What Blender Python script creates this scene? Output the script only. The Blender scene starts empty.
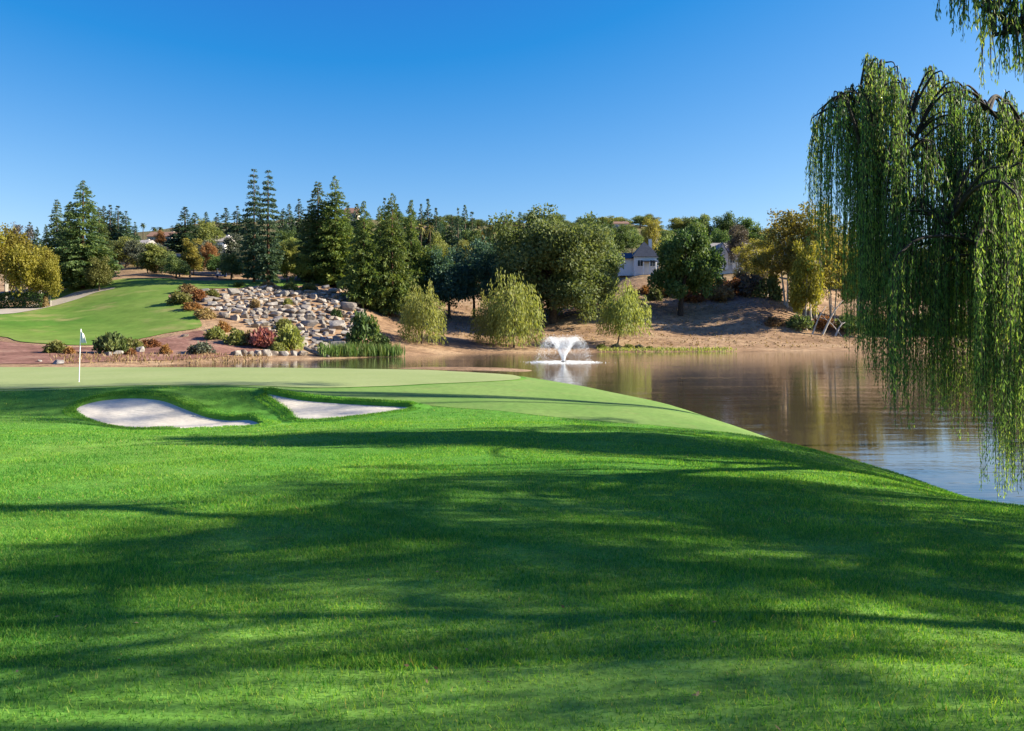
import bpy, math, random
import numpy as np
from mathutils import Vector, Matrix, noise as mnoise
from mathutils.geometry import delaunay_2d_cdt

rng = np.random.default_rng(11)
random.seed(5)
scene = bpy.context.scene
COL = scene.collection
F, CX, HY, EYE = 800.0, 512.0, 330.0, 4.0
TAU = 2*math.pi

# ------------------------------------------------------------------ basics
def fast_mesh(name, V, Fc, var=None, smooth=False):
    V = np.asarray(V, np.float32); Fc = np.asarray(Fc, np.int32)
    me = bpy.data.meshes.new(name)
    n, k = Fc.shape
    me.vertices.add(len(V)); me.vertices.foreach_set('co', V.ravel())
    me.loops.add(n*k); me.loops.foreach_set('vertex_index', Fc.ravel())
    me.polygons.add(n)
    me.polygons.foreach_set('loop_start', np.arange(n, dtype=np.int32)*k)
    me.polygons.foreach_set('loop_total', np.full(n, k, np.int32))
    me.polygons.foreach_set('use_smooth', np.full(n, bool(smooth)))
    if var is not None:
        a = me.attributes.new('var', 'FLOAT', 'FACE')
        a.data.foreach_set('value', np.asarray(var, np.float32))
    me.update(calc_edges=True)
    return me

def link(name, me, mat=None, parent=None):
    o = bpy.data.objects.new(name, me)
    COL.objects.link(o)
    if mat is not None and me is not None and not me.materials: me.materials.append(mat)
    if parent is not None: o.parent = parent
    return o

def tag(o, label=None, cat=None, group=None, kind=None):
    if label: o['label'] = label
    if cat: o['category'] = cat
    if group: o['group'] = group
    if kind: o['kind'] = kind
    return o

def empty(name, loc):
    o = bpy.data.objects.new(name, None); COL.objects.link(o)
    o.empty_display_size = .3; o.location = loc
    return o

class MB:
    """collects quads into one mesh"""
    def __init__(s): s.V=[]; s.F=[]; s.A=[]; s.n=0
    def add(s, V, Fc, var=None):
        V=np.asarray(V,float).reshape(-1,3); Fc=np.asarray(Fc,int)
        s.V.append(V); s.F.append(Fc+s.n); s.n+=len(V)
        s.A.append(np.full(len(Fc),.5) if var is None else np.broadcast_to(np.asarray(var,float),(len(Fc),)))
    def box(s, c, d, rz=0.0):
        c=np.array(c,float); h=np.array(d,float)/2
        P=np.array([[x,y,z] for x in(-1,1) for y in(-1,1) for z in(-1,1)],float)*h
        if rz:
            ca,sa=math.cos(rz),math.sin(rz); P=np.c_[P[:,0]*ca-P[:,1]*sa,P[:,0]*sa+P[:,1]*ca,P[:,2]]
        s.add(P+c,[[0,1,3,2],[4,6,7,5],[0,4,5,1],[2,3,7,6],[0,2,6,4],[1,5,7,3]])
    def tube(s, P, r, n=6):
        V,Fc=tube(P,r,n); s.add(V,Fc)
    def mesh(s, name, smooth=False):
        return fast_mesh(name, np.concatenate(s.V), np.concatenate(s.F), np.concatenate(s.A), smooth)
    def build(s, name, mat, parent=None, smooth=False):
        return link(name, s.mesh(name, smooth), mat, parent)

def tube(P, r, n=6):
    P=np.asarray(P,float); m=len(P); r=np.broadcast_to(np.asarray(r,float),(m,))
    T=np.gradient(P,axis=0); T/=np.linalg.norm(T,axis=1)[:,None]+1e-9
    ref=np.array([.31,.87,.12]) if abs(T[0,2])>.7 else np.array([0,0,1.])
    A=np.cross(T,ref); A/=np.linalg.norm(A,axis=1)[:,None]+1e-9
    B=np.cross(T,A)
    th=np.arange(n)/n*TAU
    V=(P[:,None,:]+r[:,None,None]*(np.cos(th)[None,:,None]*A[:,None,:]+np.sin(th)[None,:,None]*B[:,None,:])).reshape(-1,3)
    i=np.arange(m-1)[:,None]*n; j=np.arange(n)[None,:]; j2=(j+1)%n
    Fc=np.stack([i+j,i+j2,i+n+j2,i+n+j],-1).reshape(-1,4)
    # end cap as a fan of degenerate-free quads round a centre point
    V=np.vstack([V,P[-1:]+T[-1]*r[-1]*.3])
    c=len(V)-1; b=(m-1)*n
    if n%2==0:
        cap=[[b+k,b+k+1,b+(k+2)%n,c] for k in range(0,n,2)]
        Fc=np.vstack([Fc,cap])
    return V,Fc

def curve(pts, n=10):
    """Catmull-Rom through pts"""
    P=np.asarray(pts,float); Q=np.vstack([2*P[0]-P[1],P,2*P[-1]-P[-2]]); out=[]
    for i in range(1,len(Q)-2):
        t=np.linspace(0,1,n,endpoint=False)[:,None]
        a,b,c,d=Q[i-1],Q[i],Q[i+1],Q[i+2]
        out.append(.5*((2*b)+(-a+c)*t+(2*a-5*b+4*c-d)*t**2+(-a+3*b-3*c+d)*t**3))
    return np.vstack(out+[P[-1:]])

def closed(pts, n=6):
    P=np.asarray(pts,float); out=[]; m=len(P)
    for i in range(m):
        a,b,c,d=P[i-1],P[i],P[(i+1)%m],P[(i+2)%m]
        t=np.linspace(0,1,n,endpoint=False)[:,None]
        out.append(.5*((2*b)+(-a+c)*t+(2*a-5*b+4*c-d)*t**2+(-a+3*b-3*c+d)*t**3))
    return np.vstack(out)

def unit(n, r=rng):
    v=r.normal(size=(n,3)); return v/np.linalg.norm(v,axis=1)[:,None]

def cards(C, axis, L, W, r=rng):
    """diamond leaves: base at C, running along axis"""
    n=len(C); axis=axis/(np.linalg.norm(axis,axis=1)[:,None]+1e-9)
    s=np.cross(axis,unit(n,r)); s/=np.linalg.norm(s,axis=1)[:,None]+1e-9
    L=np.broadcast_to(L,(n,))[:,None]; W=np.broadcast_to(W,(n,))[:,None]
    m=C+axis*L*.45
    V=np.stack([C,m+s*W*.5,C+axis*L,m-s*W*.5],1).reshape(-1,3)
    return V,np.arange(4*n).reshape(n,4)

def sstep(a,b,x):
    t=np.clip((x-a)/(b-a),0,1); return t*t*(3-2*t)

# ------------------------------------------------------------------ terrain
EDGE=np.array([(400,62),(60,56),(37,46),(27,36),(21.5,28),(18.8,22),(17.4,16),(15.2,10.8),(12.8,11),(11.4,13.5),(10.5,16),(9.9,18.5),(9.3,22),(8.9,26),(8.1,31),
      (6.2,37),(3.4,42.5),(-2,47),(-9,49),(-30,50.5),(-90,51),(-400,51)],float)
LAND=np.vstack([EDGE,[(-400,-300),(400,-300)]])

def inside(poly,x,y):
    x=np.asarray(x,float); y=np.asarray(y,float); r=np.zeros(x.shape,bool); n=len(poly)
    for i in range(n):
        x1,y1=poly[i]; x2,y2=poly[(i+1)%n]
        if y1==y2: continue
        c=((y1>y)!=(y2>y)) & (x<(x2-x1)*(y-y1)/(y2-y1)+x1); r^=c
    return r
def dist(poly,x,y,close=True):
    x=np.asarray(x,float); y=np.asarray(y,float); d=np.full(x.shape,1e9); n=len(poly)
    for i in range(n if close else n-1):
        a=poly[i]; b=poly[(i+1)%n]; ab=b-a; L=ab@ab+1e-12
        t=np.clip(((x-a[0])*ab[0]+(y-a[1])*ab[1])/L,0,1)
        d=np.minimum(d,np.hypot(x-a[0]-t*ab[0],y-a[1]-t*ab[1]))
    return d

_yk=[-60,3,10,15,18,21,23,26,28.3,30,45,60]
_hl=[2.4,2.32,2.12,1.95,1.72,1.40,1.36,1.58,1.86,1.98,2.03,2.0]
_hr=[2.4,2.32,2.12,1.92,1.72,1.58,1.52,1.60,1.72,1.85,2.05,2.0]
_ys=np.linspace(-60,60,1201)
_k=np.exp(-.5*(np.arange(-20,21)/9.)**2); _k/=_k.sum()
def _sm(z): 
    q=np.interp(_ys,_yk,z); return np.convolve(np.pad(q,20,mode='edge'),_k,'valid')
_HL,_HR=_sm(_hl),_sm(_hr)
# profiles of the ground between lawn, bunkers and green along lines of sight: (depth, height)
_prof={-260:[(10,2.12),(15,1.95),(19,1.66),(22,1.5),(24.3,1.42),(25.2,1.5),(26.3,1.86),(26.8,1.92),(29,1.97),(48,2.03)],
 0:[(10,2.12),(15,1.95),(19,1.66),(22,1.5),(24.3,1.40),(25.0,1.48),(26.3,1.86),(26.8,1.92),(29,1.97),(48,2.03)],
 70:[(10,2.12),(15,1.94),(19,1.64),(22,1.48),(24.2,1.36),(24.8,1.44),(26.3,1.92),(26.8,2.0),(29,2.0),(48,2.03)],
 130:[(10,2.12),(15,1.93),(19,1.62),(21.5,1.34),(23.4,1.02),(24.3,1.03),(25.95,1.74),(26.3,1.98),(26.8,2.10),(29,2.04),(48,2.03)],
 190:[(10,2.12),(15,1.93),(19,1.62),(21.5,1.34),(23.4,1.06),(24.7,1.06),(26.2,1.93),(26.7,2.12),(29,2.05),(48,2.03)],
 232:[(10,2.12),(15,1.93),(19,1.63),(21.5,1.36),(23.5,1.15),(25.0,1.12),(26.2,1.98),(26.7,2.12),(29,2.05),(48,2.03)],
 268:[(10,2.12),(15,1.93),(19,1.66),(21.7,1.42),(23.6,1.20),(24.4,1.22),(26.0,1.92),(26.4,2.04),(29,2.04),(48,2.03)],
 310:[(10,2.12),(15,1.93),(19,1.68),(21.7,1.46),(23.4,1.27),(24.1,1.29),(25.7,1.72),(26.0,1.86),(29,2.02),(48,2.03)],
 350:[(10,2.12),(15,1.93),(19,1.70),(21.7,1.50),(23.5,1.36),(24.3,1.37),(25.5,1.64),(25.8,1.75),(27,1.9),(29,1.99),(48,2.03)],
 411:[(10,2.12),(15,1.95),(19,1.76),(22,1.56),(24.5,1.51),(25.1,1.58),(25.6,1.68),(27,1.86),(30,1.98),(48,2.03)],
 500:[(10,2.12),(15,2.02),(18.5,1.91),(21,1.62),(23.4,1.52),(24.3,1.60),(27,1.76),(30,1.9),(36,1.96),(48,2.0)],
 600:[(10,2.15),(14,2.05),(18,1.95),(20,1.60),(22.2,1.42),(25,1.52),(29,1.68),(34,1.75),(48,2.0)],
 700:[(10,2.2),(14,2.05),(17.3,1.98),(19.5,1.55),(22,1.38),(25,1.48),(29,1.65),(34,1.8),(48,2.0)],
 790:[(10,2.2),(14,2.05),(17,1.95),(19.5,1.55),(22,1.4),(27,1.55),(34,1.8),(48,2.0)],
 900:[(10,2.15),(12,2.0),(14,1.9),(17,1.88),(19.5,1.58),(22,1.45),(27,1.55),(34,1.8),(48,2.0)],
 1024:[(10,2.0),(12,1.62),(14,1.62),(17,1.7),(19.5,1.6),(22,1.5),(27,1.6),(34,1.8),(48,2.0)],
 1300:[(10,2.2),(14,2.05),(17,1.95),(19.5,1.7),(22,1.6),(27,1.6),(34,1.8),(48,2.0)]}
_py=np.linspace(10,48,761); _pu=np.linspace((-260-CX)/F,(1300-CX)/F,620)
_kp=np.exp(-.5*(np.arange(-9,10)/3.0)**2); _kp/=_kp.sum(); _ku=np.exp(-.5*(np.arange(-15,16)/5.)**2); _ku/=_ku.sum()
_pt=np.array([np.convolve(np.pad(np.interp(_py,*np.array(_prof[p]).T),9,mode='edge'),_kp,'valid') for p in sorted(_prof)])
_PT=np.array([np.convolve(np.pad(np.interp(_pu,[(p-CX)/F for p in sorted(_prof)],_pt[:,j]),15,mode='edge'),_ku,'valid') for j in range(len(_py))]).T
def z_near(x,y):
    s=sstep(-2,4,x)
    h=np.interp(y,_ys,_HL)*(1-s)+np.interp(y,_ys,_HR)*s
    u=np.clip(x/np.maximum(y,1),_pu[0],_pu[-1]); fi=(u-_pu[0])/(_pu[1]-_pu[0]); fj=(np.clip(y,_py[0],_py[-1])-_py[0])/(_py[1]-_py[0])
    i=np.clip(fi.astype(int),0,len(_pu)-2); j=np.clip(fj.astype(int),0,len(_py)-2); a=fi-i; b=fj-j
    hp=_PT[i,j]*(1-a)*(1-b)+_PT[i+1,j]*a*(1-b)+_PT[i,j+1]*(1-a)*b+_PT[i+1,j+1]*a*b
    t=sstep(9,14,y); h=h*(1-t)+hp*t
    g=np.clip((25-y)/6,0.12,1)
    h=h+g*(.035*np.sin(x*.55+y*.21)+.03*np.sin(x*.23-y*.6+1)+.02*np.sin(x*1.1+y*.9+2)+.012*np.sin(x*2.1-y*1.7))
    d=dist(EDGE,x,y,False); ins=inside(LAND,x,y)
    w=3.4-1.5*sstep(14.5,21,y)+0*x
    zin=h*(1-np.exp(-d/w)); zout=np.maximum(-1.3,-d*.55)
    return np.where(ins,zin,zout)

def zc(py,D): return EYE-(py-HY)/F*D
# far land: columns of (depth, height) along lines of sight
_cols={
 -260:[(50,-1.3),(75,-1),(84,.2),(108,2.2),(130,5.5),(150,9),(180,13),(220,17),(300,25),(400,34)],
 0:[(50,-1.3),(74,-1),(83,.35),(108,zc(345,108)),(116,zc(338,116)),(130,zc(318,130)),(140,zc(312,140)),(150,zc(306,150)),(165,zc(298,165)),(180,zc(290,180)),(220,zc(280,220)),(300,zc(266,300)),(400,zc(258,400))],
 60:[(50,-1.3),(74,-1),(84,.3),(108,zc(346,108)),(115,zc(341,115)),(125,zc(330,125)),(140,zc(314,140)),(155,zc(300,155)),(165,zc(291,165)),(180,zc(285,180)),(220,zc(275,220)),(300,zc(261,300)),(400,zc(248,400))],
 130:[(50,-1.3),(78,-1),(88,.25),(108,zc(350,108)),(118,zc(338,118)),(130,zc(322,130)),(145,zc(300,145)),(160,zc(285,160)),(170,zc(277,170)),(182,zc(276,182)),(220,zc(262,220)),(300,zc(245,300)),(400,zc(232,400))],
 200:[(50,-1.3),(90,-1),(99,.2),(112,zc(345,112)),(120,zc(333,120)),(130,zc(315,130)),(145,zc(297,145)),(160,zc(283,160)),(175,zc(278,175)),(200,zc(272,200)),(250,zc(255,250)),(330,zc(235,330)),(420,zc(222,420))],
 260:[(50,-1.3),(98,-1),(107,.15),(114,zc(350,114)),(122,zc(338,122)),(135,zc(318,135)),(150,zc(296,150)),(160,zc(285,160)),(180,zc(276,180)),(230,zc(258,230)),(320,zc(235,320)),(420,zc(221,420))],
 330:[(50,-1.3),(104,-1),(112,.1),(120,zc(350,120)),(130,zc(337,130)),(145,zc(315,145)),(160,zc(292,160)),(170,zc(283,170)),(200,zc(272,200)),(260,zc(250,260)),(340,zc(228,340)),(430,zc(217,430))],
 400:[(50,-1.3),(114,-1),(122,.05),(135,zc(345,135)),(150,zc(331,150)),(165,zc(318,165)),(185,zc(305,185)),(220,zc(285,220)),(280,zc(258,280)),(360,zc(232,360)),(440,zc(221,440))],
 470:[(50,-1.3),(132,-1),(140,.08),(150,zc(344,150)),(165,zc(332,165)),(185,zc(318,185)),(220,zc(295,220)),(280,zc(262,280)),(360,zc(235,360)),(450,zc(223,450))],
 560:[(50,-1.3),(137,-1),(145,.08),(155,zc(344,155)),(165,zc(332,165)),(178,zc(318,178)),(200,zc(306,200)),(240,zc(285,240)),(300,zc(255,300)),(380,zc(236,380)),(460,zc(223,460))],
 640:[(50,-1.3),(138,-1),(146,.08),(158,zc(344,158)),(165,zc(332,165)),(178,zc(311,178)),(195,zc(292,195)),(220,zc(270,220)),(280,zc(250,280)),(360,zc(233,360)),(450,zc(223,450))],
 700:[(50,-1.3),(140,-1),(148,.08),(160,zc(342,160)),(170,zc(328,170)),(182,zc(312,182)),(200,zc(296,200)),(220,zc(280,220)),(280,zc(258,280)),(360,zc(243,360)),(450,zc(236,450))],
 760:[(50,-1.3),(142,-1),(150,.08),(161,zc(343,161)),(168,zc(328,168)),(176,zc(307,176)),(186,zc(296,186)),(200,zc(288,200)),(240,zc(270,240)),(320,zc(256,320)),(420,zc(246,420))],
 830:[(50,-1.3),(144,-1),(152,.08),(165,zc(342,165)),(172,zc(331,172)),(185,zc(321,185)),(200,zc(311,200)),(240,zc(291,240)),(320,zc(271,320)),(420,zc(259,420))],
 1024:[(50,-1.3),(144,-1),(153,.08),(165,zc(345,165)),(180,zc(336,180)),(210,zc(321,210)),(260,zc(306,260)),(340,zc(286,340)),(440,zc(272,440))],
 1350:[(50,-1.3),(144,-1),(153,.08),(165,zc(345,165)),(180,zc(336,180)),(210,zc(321,210)),(260,zc(306,260)),(340,zc(286,340)),(440,zc(272,440))],
}
_us=np.array([(p-CX)/F for p in sorted(_cols)])
_Dg=np.arange(40,1601,1.0); _ug=np.linspace(_us[0],_us[-1],420)
_tab=[]
for p in sorted(_cols):
    c=np.array(_cols[p]); ds=np.r_[c[:,0],c[-1,0]+200,1600]; zs=np.r_[c[:,1],c[-1,1]*.8,0]
    q=np.interp(_Dg,ds,zs); kk=np.exp(-.5*(np.arange(-9,10)/3.)**2); kk/=kk.sum()
    _tab.append(np.convolve(np.pad(q,9,mode='edge'),kk,'valid'))
_tab=np.array(_tab)
_T=np.array([np.interp(_ug,_us,_tab[:,j]) for j in range(len(_Dg))]).T
kk=np.exp(-.5*(np.arange(-14,15)/5.)**2); kk/=kk.sum()
_T=np.array([np.convolve(np.pad(_T[:,j],14,mode='edge'),kk,'valid') for j in range(_T.shape[1])]).T
def z_far(x,y):
    x=np.asarray(x,float); y=np.asarray(y,float)
    u=np.clip(x/np.maximum(y,1),_ug[0],_ug[-1]); D=np.clip(y,_Dg[0],_Dg[-1])
    fi=(u-_ug[0])/(_ug[1]-_ug[0]); fj=D-_Dg[0]
    i=np.clip(fi.astype(int),0,len(_ug)-2); j=np.clip(fj.astype(int),0,len(_Dg)-2); a=fi-i; b=fj-j
    z=(_T[i,j]*(1-a)*(1-b)+_T[i+1,j]*a*(1-b)+_T[i,j+1]*(1-a)*b+_T[i+1,j+1]*a*b)
    k=sstep(152,190,y)*sstep(.5,2.5,z)
    z=z+k*(.35*np.sin(x*.13+y*.07)+.25*np.sin(x*.31-y*.17+2))
    return np.where(y<45,-1.3,z)
def Z(x,y): return np.maximum(z_near(x,y),z_far(x,y))
def zz(x,y): return float(Z(np.array([x],float),np.array([y],float))[0])
def hit(px,py,d0=60.,d1=460.,n=3000):
    D=np.linspace(d0,d1,n); x=(px-CX)/F*D; zr=EYE-(py-HY)/F*D
    h=np.nonzero(Z(x,D)>=zr)[0]
    d=D[h[0]] if len(h) else d1
    return np.array([(px-CX)/F*d,d])
def at(px,D): return (px-CX)/F*D

# ------------------------------------------------------------------ materials
def newmat(name):
    m=bpy.data.materials.new(name); m.use_nodes=True; nt=m.node_tree
    for n in list(nt.nodes): nt.nodes.remove(n)
    return m,nt,nt.nodes,nt.links
def N(nt,t,**kw):
    n=nt.nodes.new(t)
    for k,v in kw.items(): setattr(n,k,v)
    return n
def ramp(nt,fac,cols,pos=None):
    r=N(nt,'ShaderNodeValToRGB'); e=r.color_ramp.elements
    pos=pos or [i/(len(cols)-1) for i in range(len(cols))]
    while len(e)<len(cols): e.new(.5)
    for i,(c,p) in enumerate(zip(cols,pos)): e[i].position=p; e[i].color=(*c,1)
    nt.links.new(fac,r.inputs[0]); return r.outputs[0]
def noise_tex(nt,vec,scale,detail=4,rough=.55,dist_=0):
    n=N(nt,'ShaderNodeTexNoise'); n.inputs['Scale'].default_value=scale; n.inputs['Detail'].default_value=detail
    n.inputs['Roughness'].default_value=rough; n.inputs['Distortion'].default_value=dist_
    if vec is not None: nt.links.new(vec,n.inputs['Vector'])
    return n.outputs[0]
def mixc(nt,a,b,f,mode='MIX'):
    m=N(nt,'ShaderNodeMix',data_type='RGBA',blend_type=mode)
    for s,v in ((m.inputs[0],f),(m.inputs[6],a),(m.inputs[7],b)):
        if hasattr(v,'is_output'): nt.links.new(v,s)
        elif isinstance(v,(int,float)): s.default_value=v
        else: s.default_value=(*v,1)
    return m.outputs[2]
def coords(nt,scale=(1,1,1),obj=False):
    if obj: v=N(nt,'ShaderNodeTexCoord').outputs['Object']
    else: v=N(nt,'ShaderNodeNewGeometry').outputs['Position']
    if scale==(1,1,1): return v
    m=N(nt,'ShaderNodeMapping'); m.inputs['Scale'].default_value=scale; nt.links.new(v,m.inputs['Vector']); return m.outputs[0]
def finish(nt,col,rough=.8,bumpsrc=None,bs=.3,bd=.05,spec=.3,metal=0):
    b=N(nt,'ShaderNodeBsdfPrincipled'); o=N(nt,'ShaderNodeOutputMaterial')
    if hasattr(col,'is_output'): nt.links.new(col,b.inputs['Base Color'])
    else: b.inputs['Base Color'].default_value=(*col,1)
    b.inputs['Roughness'].default_value=rough; b.inputs['Specular IOR Level'].default_value=spec; b.inputs['Metallic'].default_value=metal
    if bumpsrc is not None:
        k=N(nt,'ShaderNodeBump'); k.inputs['Strength'].default_value=bs; k.inputs['Distance'].default_value=bd
        nt.links.new(bumpsrc,k.inputs['Height']); nt.links.new(k.outputs[0],b.inputs['Normal'])
    nt.links.new(b.outputs[0],o.inputs[0]); return b

def leafmat(name,cols,trans=.3,rough=.6,spec=.25,tcol=(1.25,1.2,.7)):
    m,nt,nd,lk=newmat(name)
    a=N(nt,'ShaderNodeAttribute',attribute_name='var')
    c=ramp(nt,a.outputs['Fac'],cols)
    oi=N(nt,'ShaderNodeObjectInfo')
    hs=N(nt,'ShaderNodeHueSaturation')
    mr=N(nt,'ShaderNodeMapRange'); mr.inputs[3].default_value=.8; mr.inputs[4].default_value=1.2
    lk.new(oi.outputs['Random'],mr.inputs[0]); lk.new(mr.outputs[0],hs.inputs['Value'])
    mr2=N(nt,'ShaderNodeMapRange'); mr2.inputs[3].default_value=.488; mr2.inputs[4].default_value=.512
    lk.new(oi.outputs['Random'],mr2.inputs[0]); lk.new(mr2.outputs[0],hs.inputs['Hue'])
    lk.new(c,hs.inputs['Color']); c=hs.outputs[0]
    b=N(nt,'ShaderNodeBsdfPrincipled'); lk.new(c,b.inputs['Base Color'])
    b.inputs['Roughness'].default_value=rough; b.inputs['Specular IOR Level'].default_value=spec
    t=N(nt,'ShaderNodeBsdfTranslucent'); lk.new(mixc(nt,c,tcol,1.0,'MULTIPLY'),t.inputs['Color'])
    x=N(nt,'ShaderNodeMixShader'); x.inputs[0].default_value=trans
    lk.new(b.outputs[0],x.inputs[1]); lk.new(t.outputs[0],x.inputs[2])
    o=N(nt,'ShaderNodeOutputMaterial'); lk.new(x.outputs[0],o.inputs[0])
    return m

def plain(name,c1,c2,scale=2.,rough=.8,bs=.3,bd=.05,obj=True,spec=.3,metal=0,detail=5):
    m,nt,nd,lk=newmat(name); v=coords(nt,obj=obj); n=noise_tex(nt,v,scale,detail)
    finish(nt,ramp(nt,n,[c1,c2],[.3,.7]),rough,n,bs,bd,spec,metal); return m

M={}
M['redwood']=leafmat('redwood needles',[(.040,.076,.036),(.105,.155,.054),(.22,.24,.07)],.35)
M['pine']=leafmat('pine needles',[(.034,.068,.048),(.065,.115,.066),(.15,.19,.08)],.3)
M['fir']=leafmat('bright conifer needles',[(.050,.098,.032),(.130,.190,.046),(.26,.29,.065)],.35)
M['oak']=leafmat('oak leaves',[(.068,.108,.042),(.150,.20,.068),(.27,.295,.11)],.38)
M['darkoak']=leafmat('dark oak leaves',[(.036,.082,.028),(.092,.155,.042),(.21,.25,.068)],.35)
M['blue']=leafmat('blue green leaves',[(.032,.078,.060),(.070,.14,.095),(.15,.22,.12)],.35)
M['olive']=leafmat('olive leaves',[(.09,.11,.03),(.19,.205,.058),(.29,.28,.095)],.38)
M['lime']=leafmat('lime willow leaves',[(.12,.155,.04),(.26,.29,.075),(.38,.38,.13)],.45)
M['gold']=leafmat('golden autumn leaves',[(.12,.115,.017),(.25,.23,.032),(.40,.35,.075)],.4)
M['goldsparse']=leafmat('thin gold green leaves',[(.15,.135,.04),(.29,.26,.06),(.42,.37,.09)],.45)
M['bare']=leafmat('grey brown late leaves',[(.07,.06,.05),(.13,.11,.08),(.20,.15,.09)],.2)
M['rust']=leafmat('rust leaves',[(.16,.07,.025),(.28,.13,.045),(.32,.20,.08)],.3)
M['crimson']=leafmat('crimson leaves',[(.20,.06,.06),(.34,.12,.11),(.36,.20,.16)],.3)
M['tan']=leafmat('tan dry leaves',[(.16,.10,.045),(.28,.19,.085),(.34,.26,.12)],.25)
M['sage']=leafmat('grey green leaves',[(.06,.075,.055),(.11,.125,.085),(.18,.19,.13)],.2)
M['hedge']=leafmat('hedge leaves',[(.02,.045,.012),(.05,.09,.02),(.09,.13,.03)],.15)
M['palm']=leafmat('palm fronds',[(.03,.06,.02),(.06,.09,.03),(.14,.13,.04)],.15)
M['palmlit']=leafmat('sunlit palm fronds',[(.10,.11,.03),(.20,.18,.05),(.33,.24,.06)],.2)  # lit copy of the palm material, sunlight put into the frond colour
M['reed']=leafmat('reed blades',[(.05,.10,.02),(.11,.18,.04),(.20,.22,.07)],.3)
M['weep']=leafmat('weeping willow leaves',[(.065,.135,.055),(.16,.255,.07),(.42,.45,.115)],.5,.5,.25,(1.3,1.28,.65))
M['shade']=leafmat('shade tree leaves',[(.03,.06,.02),(.06,.11,.03),(.12,.17,.05)],.25)
M['bark']=plain('bark',(.045,.032,.022),(.11,.08,.055),3.,.9,.6,.08)
M['redbark']=plain('red bark',(.06,.03,.02),(.14,.075,.045),3.,.9,.6,.08)
M['whitebark']=plain('pale bark',(.26,.23,.19),(.58,.53,.46),1.2,.8,.3,.04)
M['darkbark']=plain('dark bark',(.02,.016,.013),(.06,.045,.035),8.,.9,.7,.05)
M['white']=plain('white paint',(.74,.73,.70),(.82,.81,.79),1.5,.6,.05,.01)
M['whitewall']=plain('off white house wall',(.60,.60,.60),(.70,.69,.68),1.,.8,.1,.01)
M['cream']=plain('cream stucco',(.50,.42,.32),(.62,.53,.42),1.,.8,.1,.01)
M['pinkwall']=plain('pink stucco',(.55,.38,.30),(.66,.46,.37),1.,.8,.1,.01)
M['greywall']=plain('grey wall',(.36,.36,.36),(.46,.46,.45),1.,.8,.1,.01)
M['slate']=plain('slate roof',(.026,.032,.045),(.052,.060,.078),2.5,.55,.3,.03)
M['tile']=plain('terracotta roof',(.17,.095,.065),(.27,.16,.11),2.5,.8,.4,.03)
M['greyroof']=plain('grey roof',(.22,.20,.19),(.36,.33,.31),2.5,.8,.4,.03)
M['glass']=plain('window glass',(.02,.03,.04),(.04,.05,.07),.5,.08,0,.01,spec=.6)
M['carpaint']=plain('blue car paint',(.02,.035,.09),(.03,.05,.12),.5,.25,0,.01,spec=.6)
M['rubber']=plain('black rubber',(.015,.015,.015),(.03,.03,.03),5,.8,.1,.01)
M['metal']=plain('wheel metal',(.45,.45,.46),(.6,.6,.6),5,.35,0,.01,metal=.8)
M['cartblue']=plain('blue plastic',(.03,.08,.28),(.05,.12,.36),1,.4,0,.01)
M['lamp']=plain('headlight lens',(.8,.8,.78),(.85,.85,.83),1,.15,0,.01,spec=.6)
M['log']=plain('weathered log',(.10,.08,.065),(.30,.26,.22),3.,.9,.5,.05)

# lawn
def grass_cols(nt,lo,mid,hi,scale=.18,fine=3.):
    v=coords(nt); n1=noise_tex(nt,v,scale,3); n2=noise_tex(nt,v,fine,4,.7); n3=noise_tex(nt,v,fine*9,2,.7)
    c=ramp(nt,n1,[lo,mid,hi],[.32,.5,.68]); 
    c=mixc(nt,c,ramp(nt,n2,[(.55,.55,.55),(1.3,1.3,1.3)],[.3,.7]),.75,'MULTIPLY')
    return mixc(nt,c,ramp(nt,n3,[(.55,.55,.55),(1.3,1.3,1.3)],[.3,.7]),.6,'MULTIPLY'),n2
def lawnmat():
    m,nt,nd,lk=newmat('rough lawn'); 
    c,b=grass_cols(nt,(.07,.22,.032),(.115,.265,.040),(.17,.31,.055))
    finish(nt,c,.95,b,.5,.03,.04); return m
M['lawn']=lawnmat()
def greenmat():
    m,nt,nd,lk=newmat('putting green turf'); v=coords(nt)
    n1=noise_tex(nt,v,.25,3); n2=noise_tex(nt,v,6,4,.7)
    c=ramp(nt,n1,[(.235,.29,.105),(.275,.32,.13)],[.35,.65])
    c=mixc(nt,c,ramp(nt,n2,[(.85,.85,.85),(1.12,1.12,1.12)],[.3,.7]),.8,'MULTIPLY')
    finish(nt,c,.85,n2,.1,.01,.15); return m
M['green']=greenmat()
def fringemat():
    m,nt,nd,lk=newmat('mown apron turf'); v=coords(nt)
    n1=noise_tex(nt,v,.35,4); n2=noise_tex(nt,v,5,4,.7); n3=noise_tex(nt,v,.9,5,.6)
    c=ramp(nt,n1,[(.125,.225,.045),(.175,.265,.065)],[.35,.65])
    c=mixc(nt,c,(.26,.22,.09),ramp(nt,n3,[(0,0,0),(.45,.45,.45)],[.58,.8]))
    c=mixc(nt,c,ramp(nt,n2,[(.75,.75,.75),(1.2,1.2,1.2)],[.3,.7]),.8,'MULTIPLY')
    finish(nt,c,.85,n2,.2,.015,.15); return m
M['fringe']=fringemat()
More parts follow.
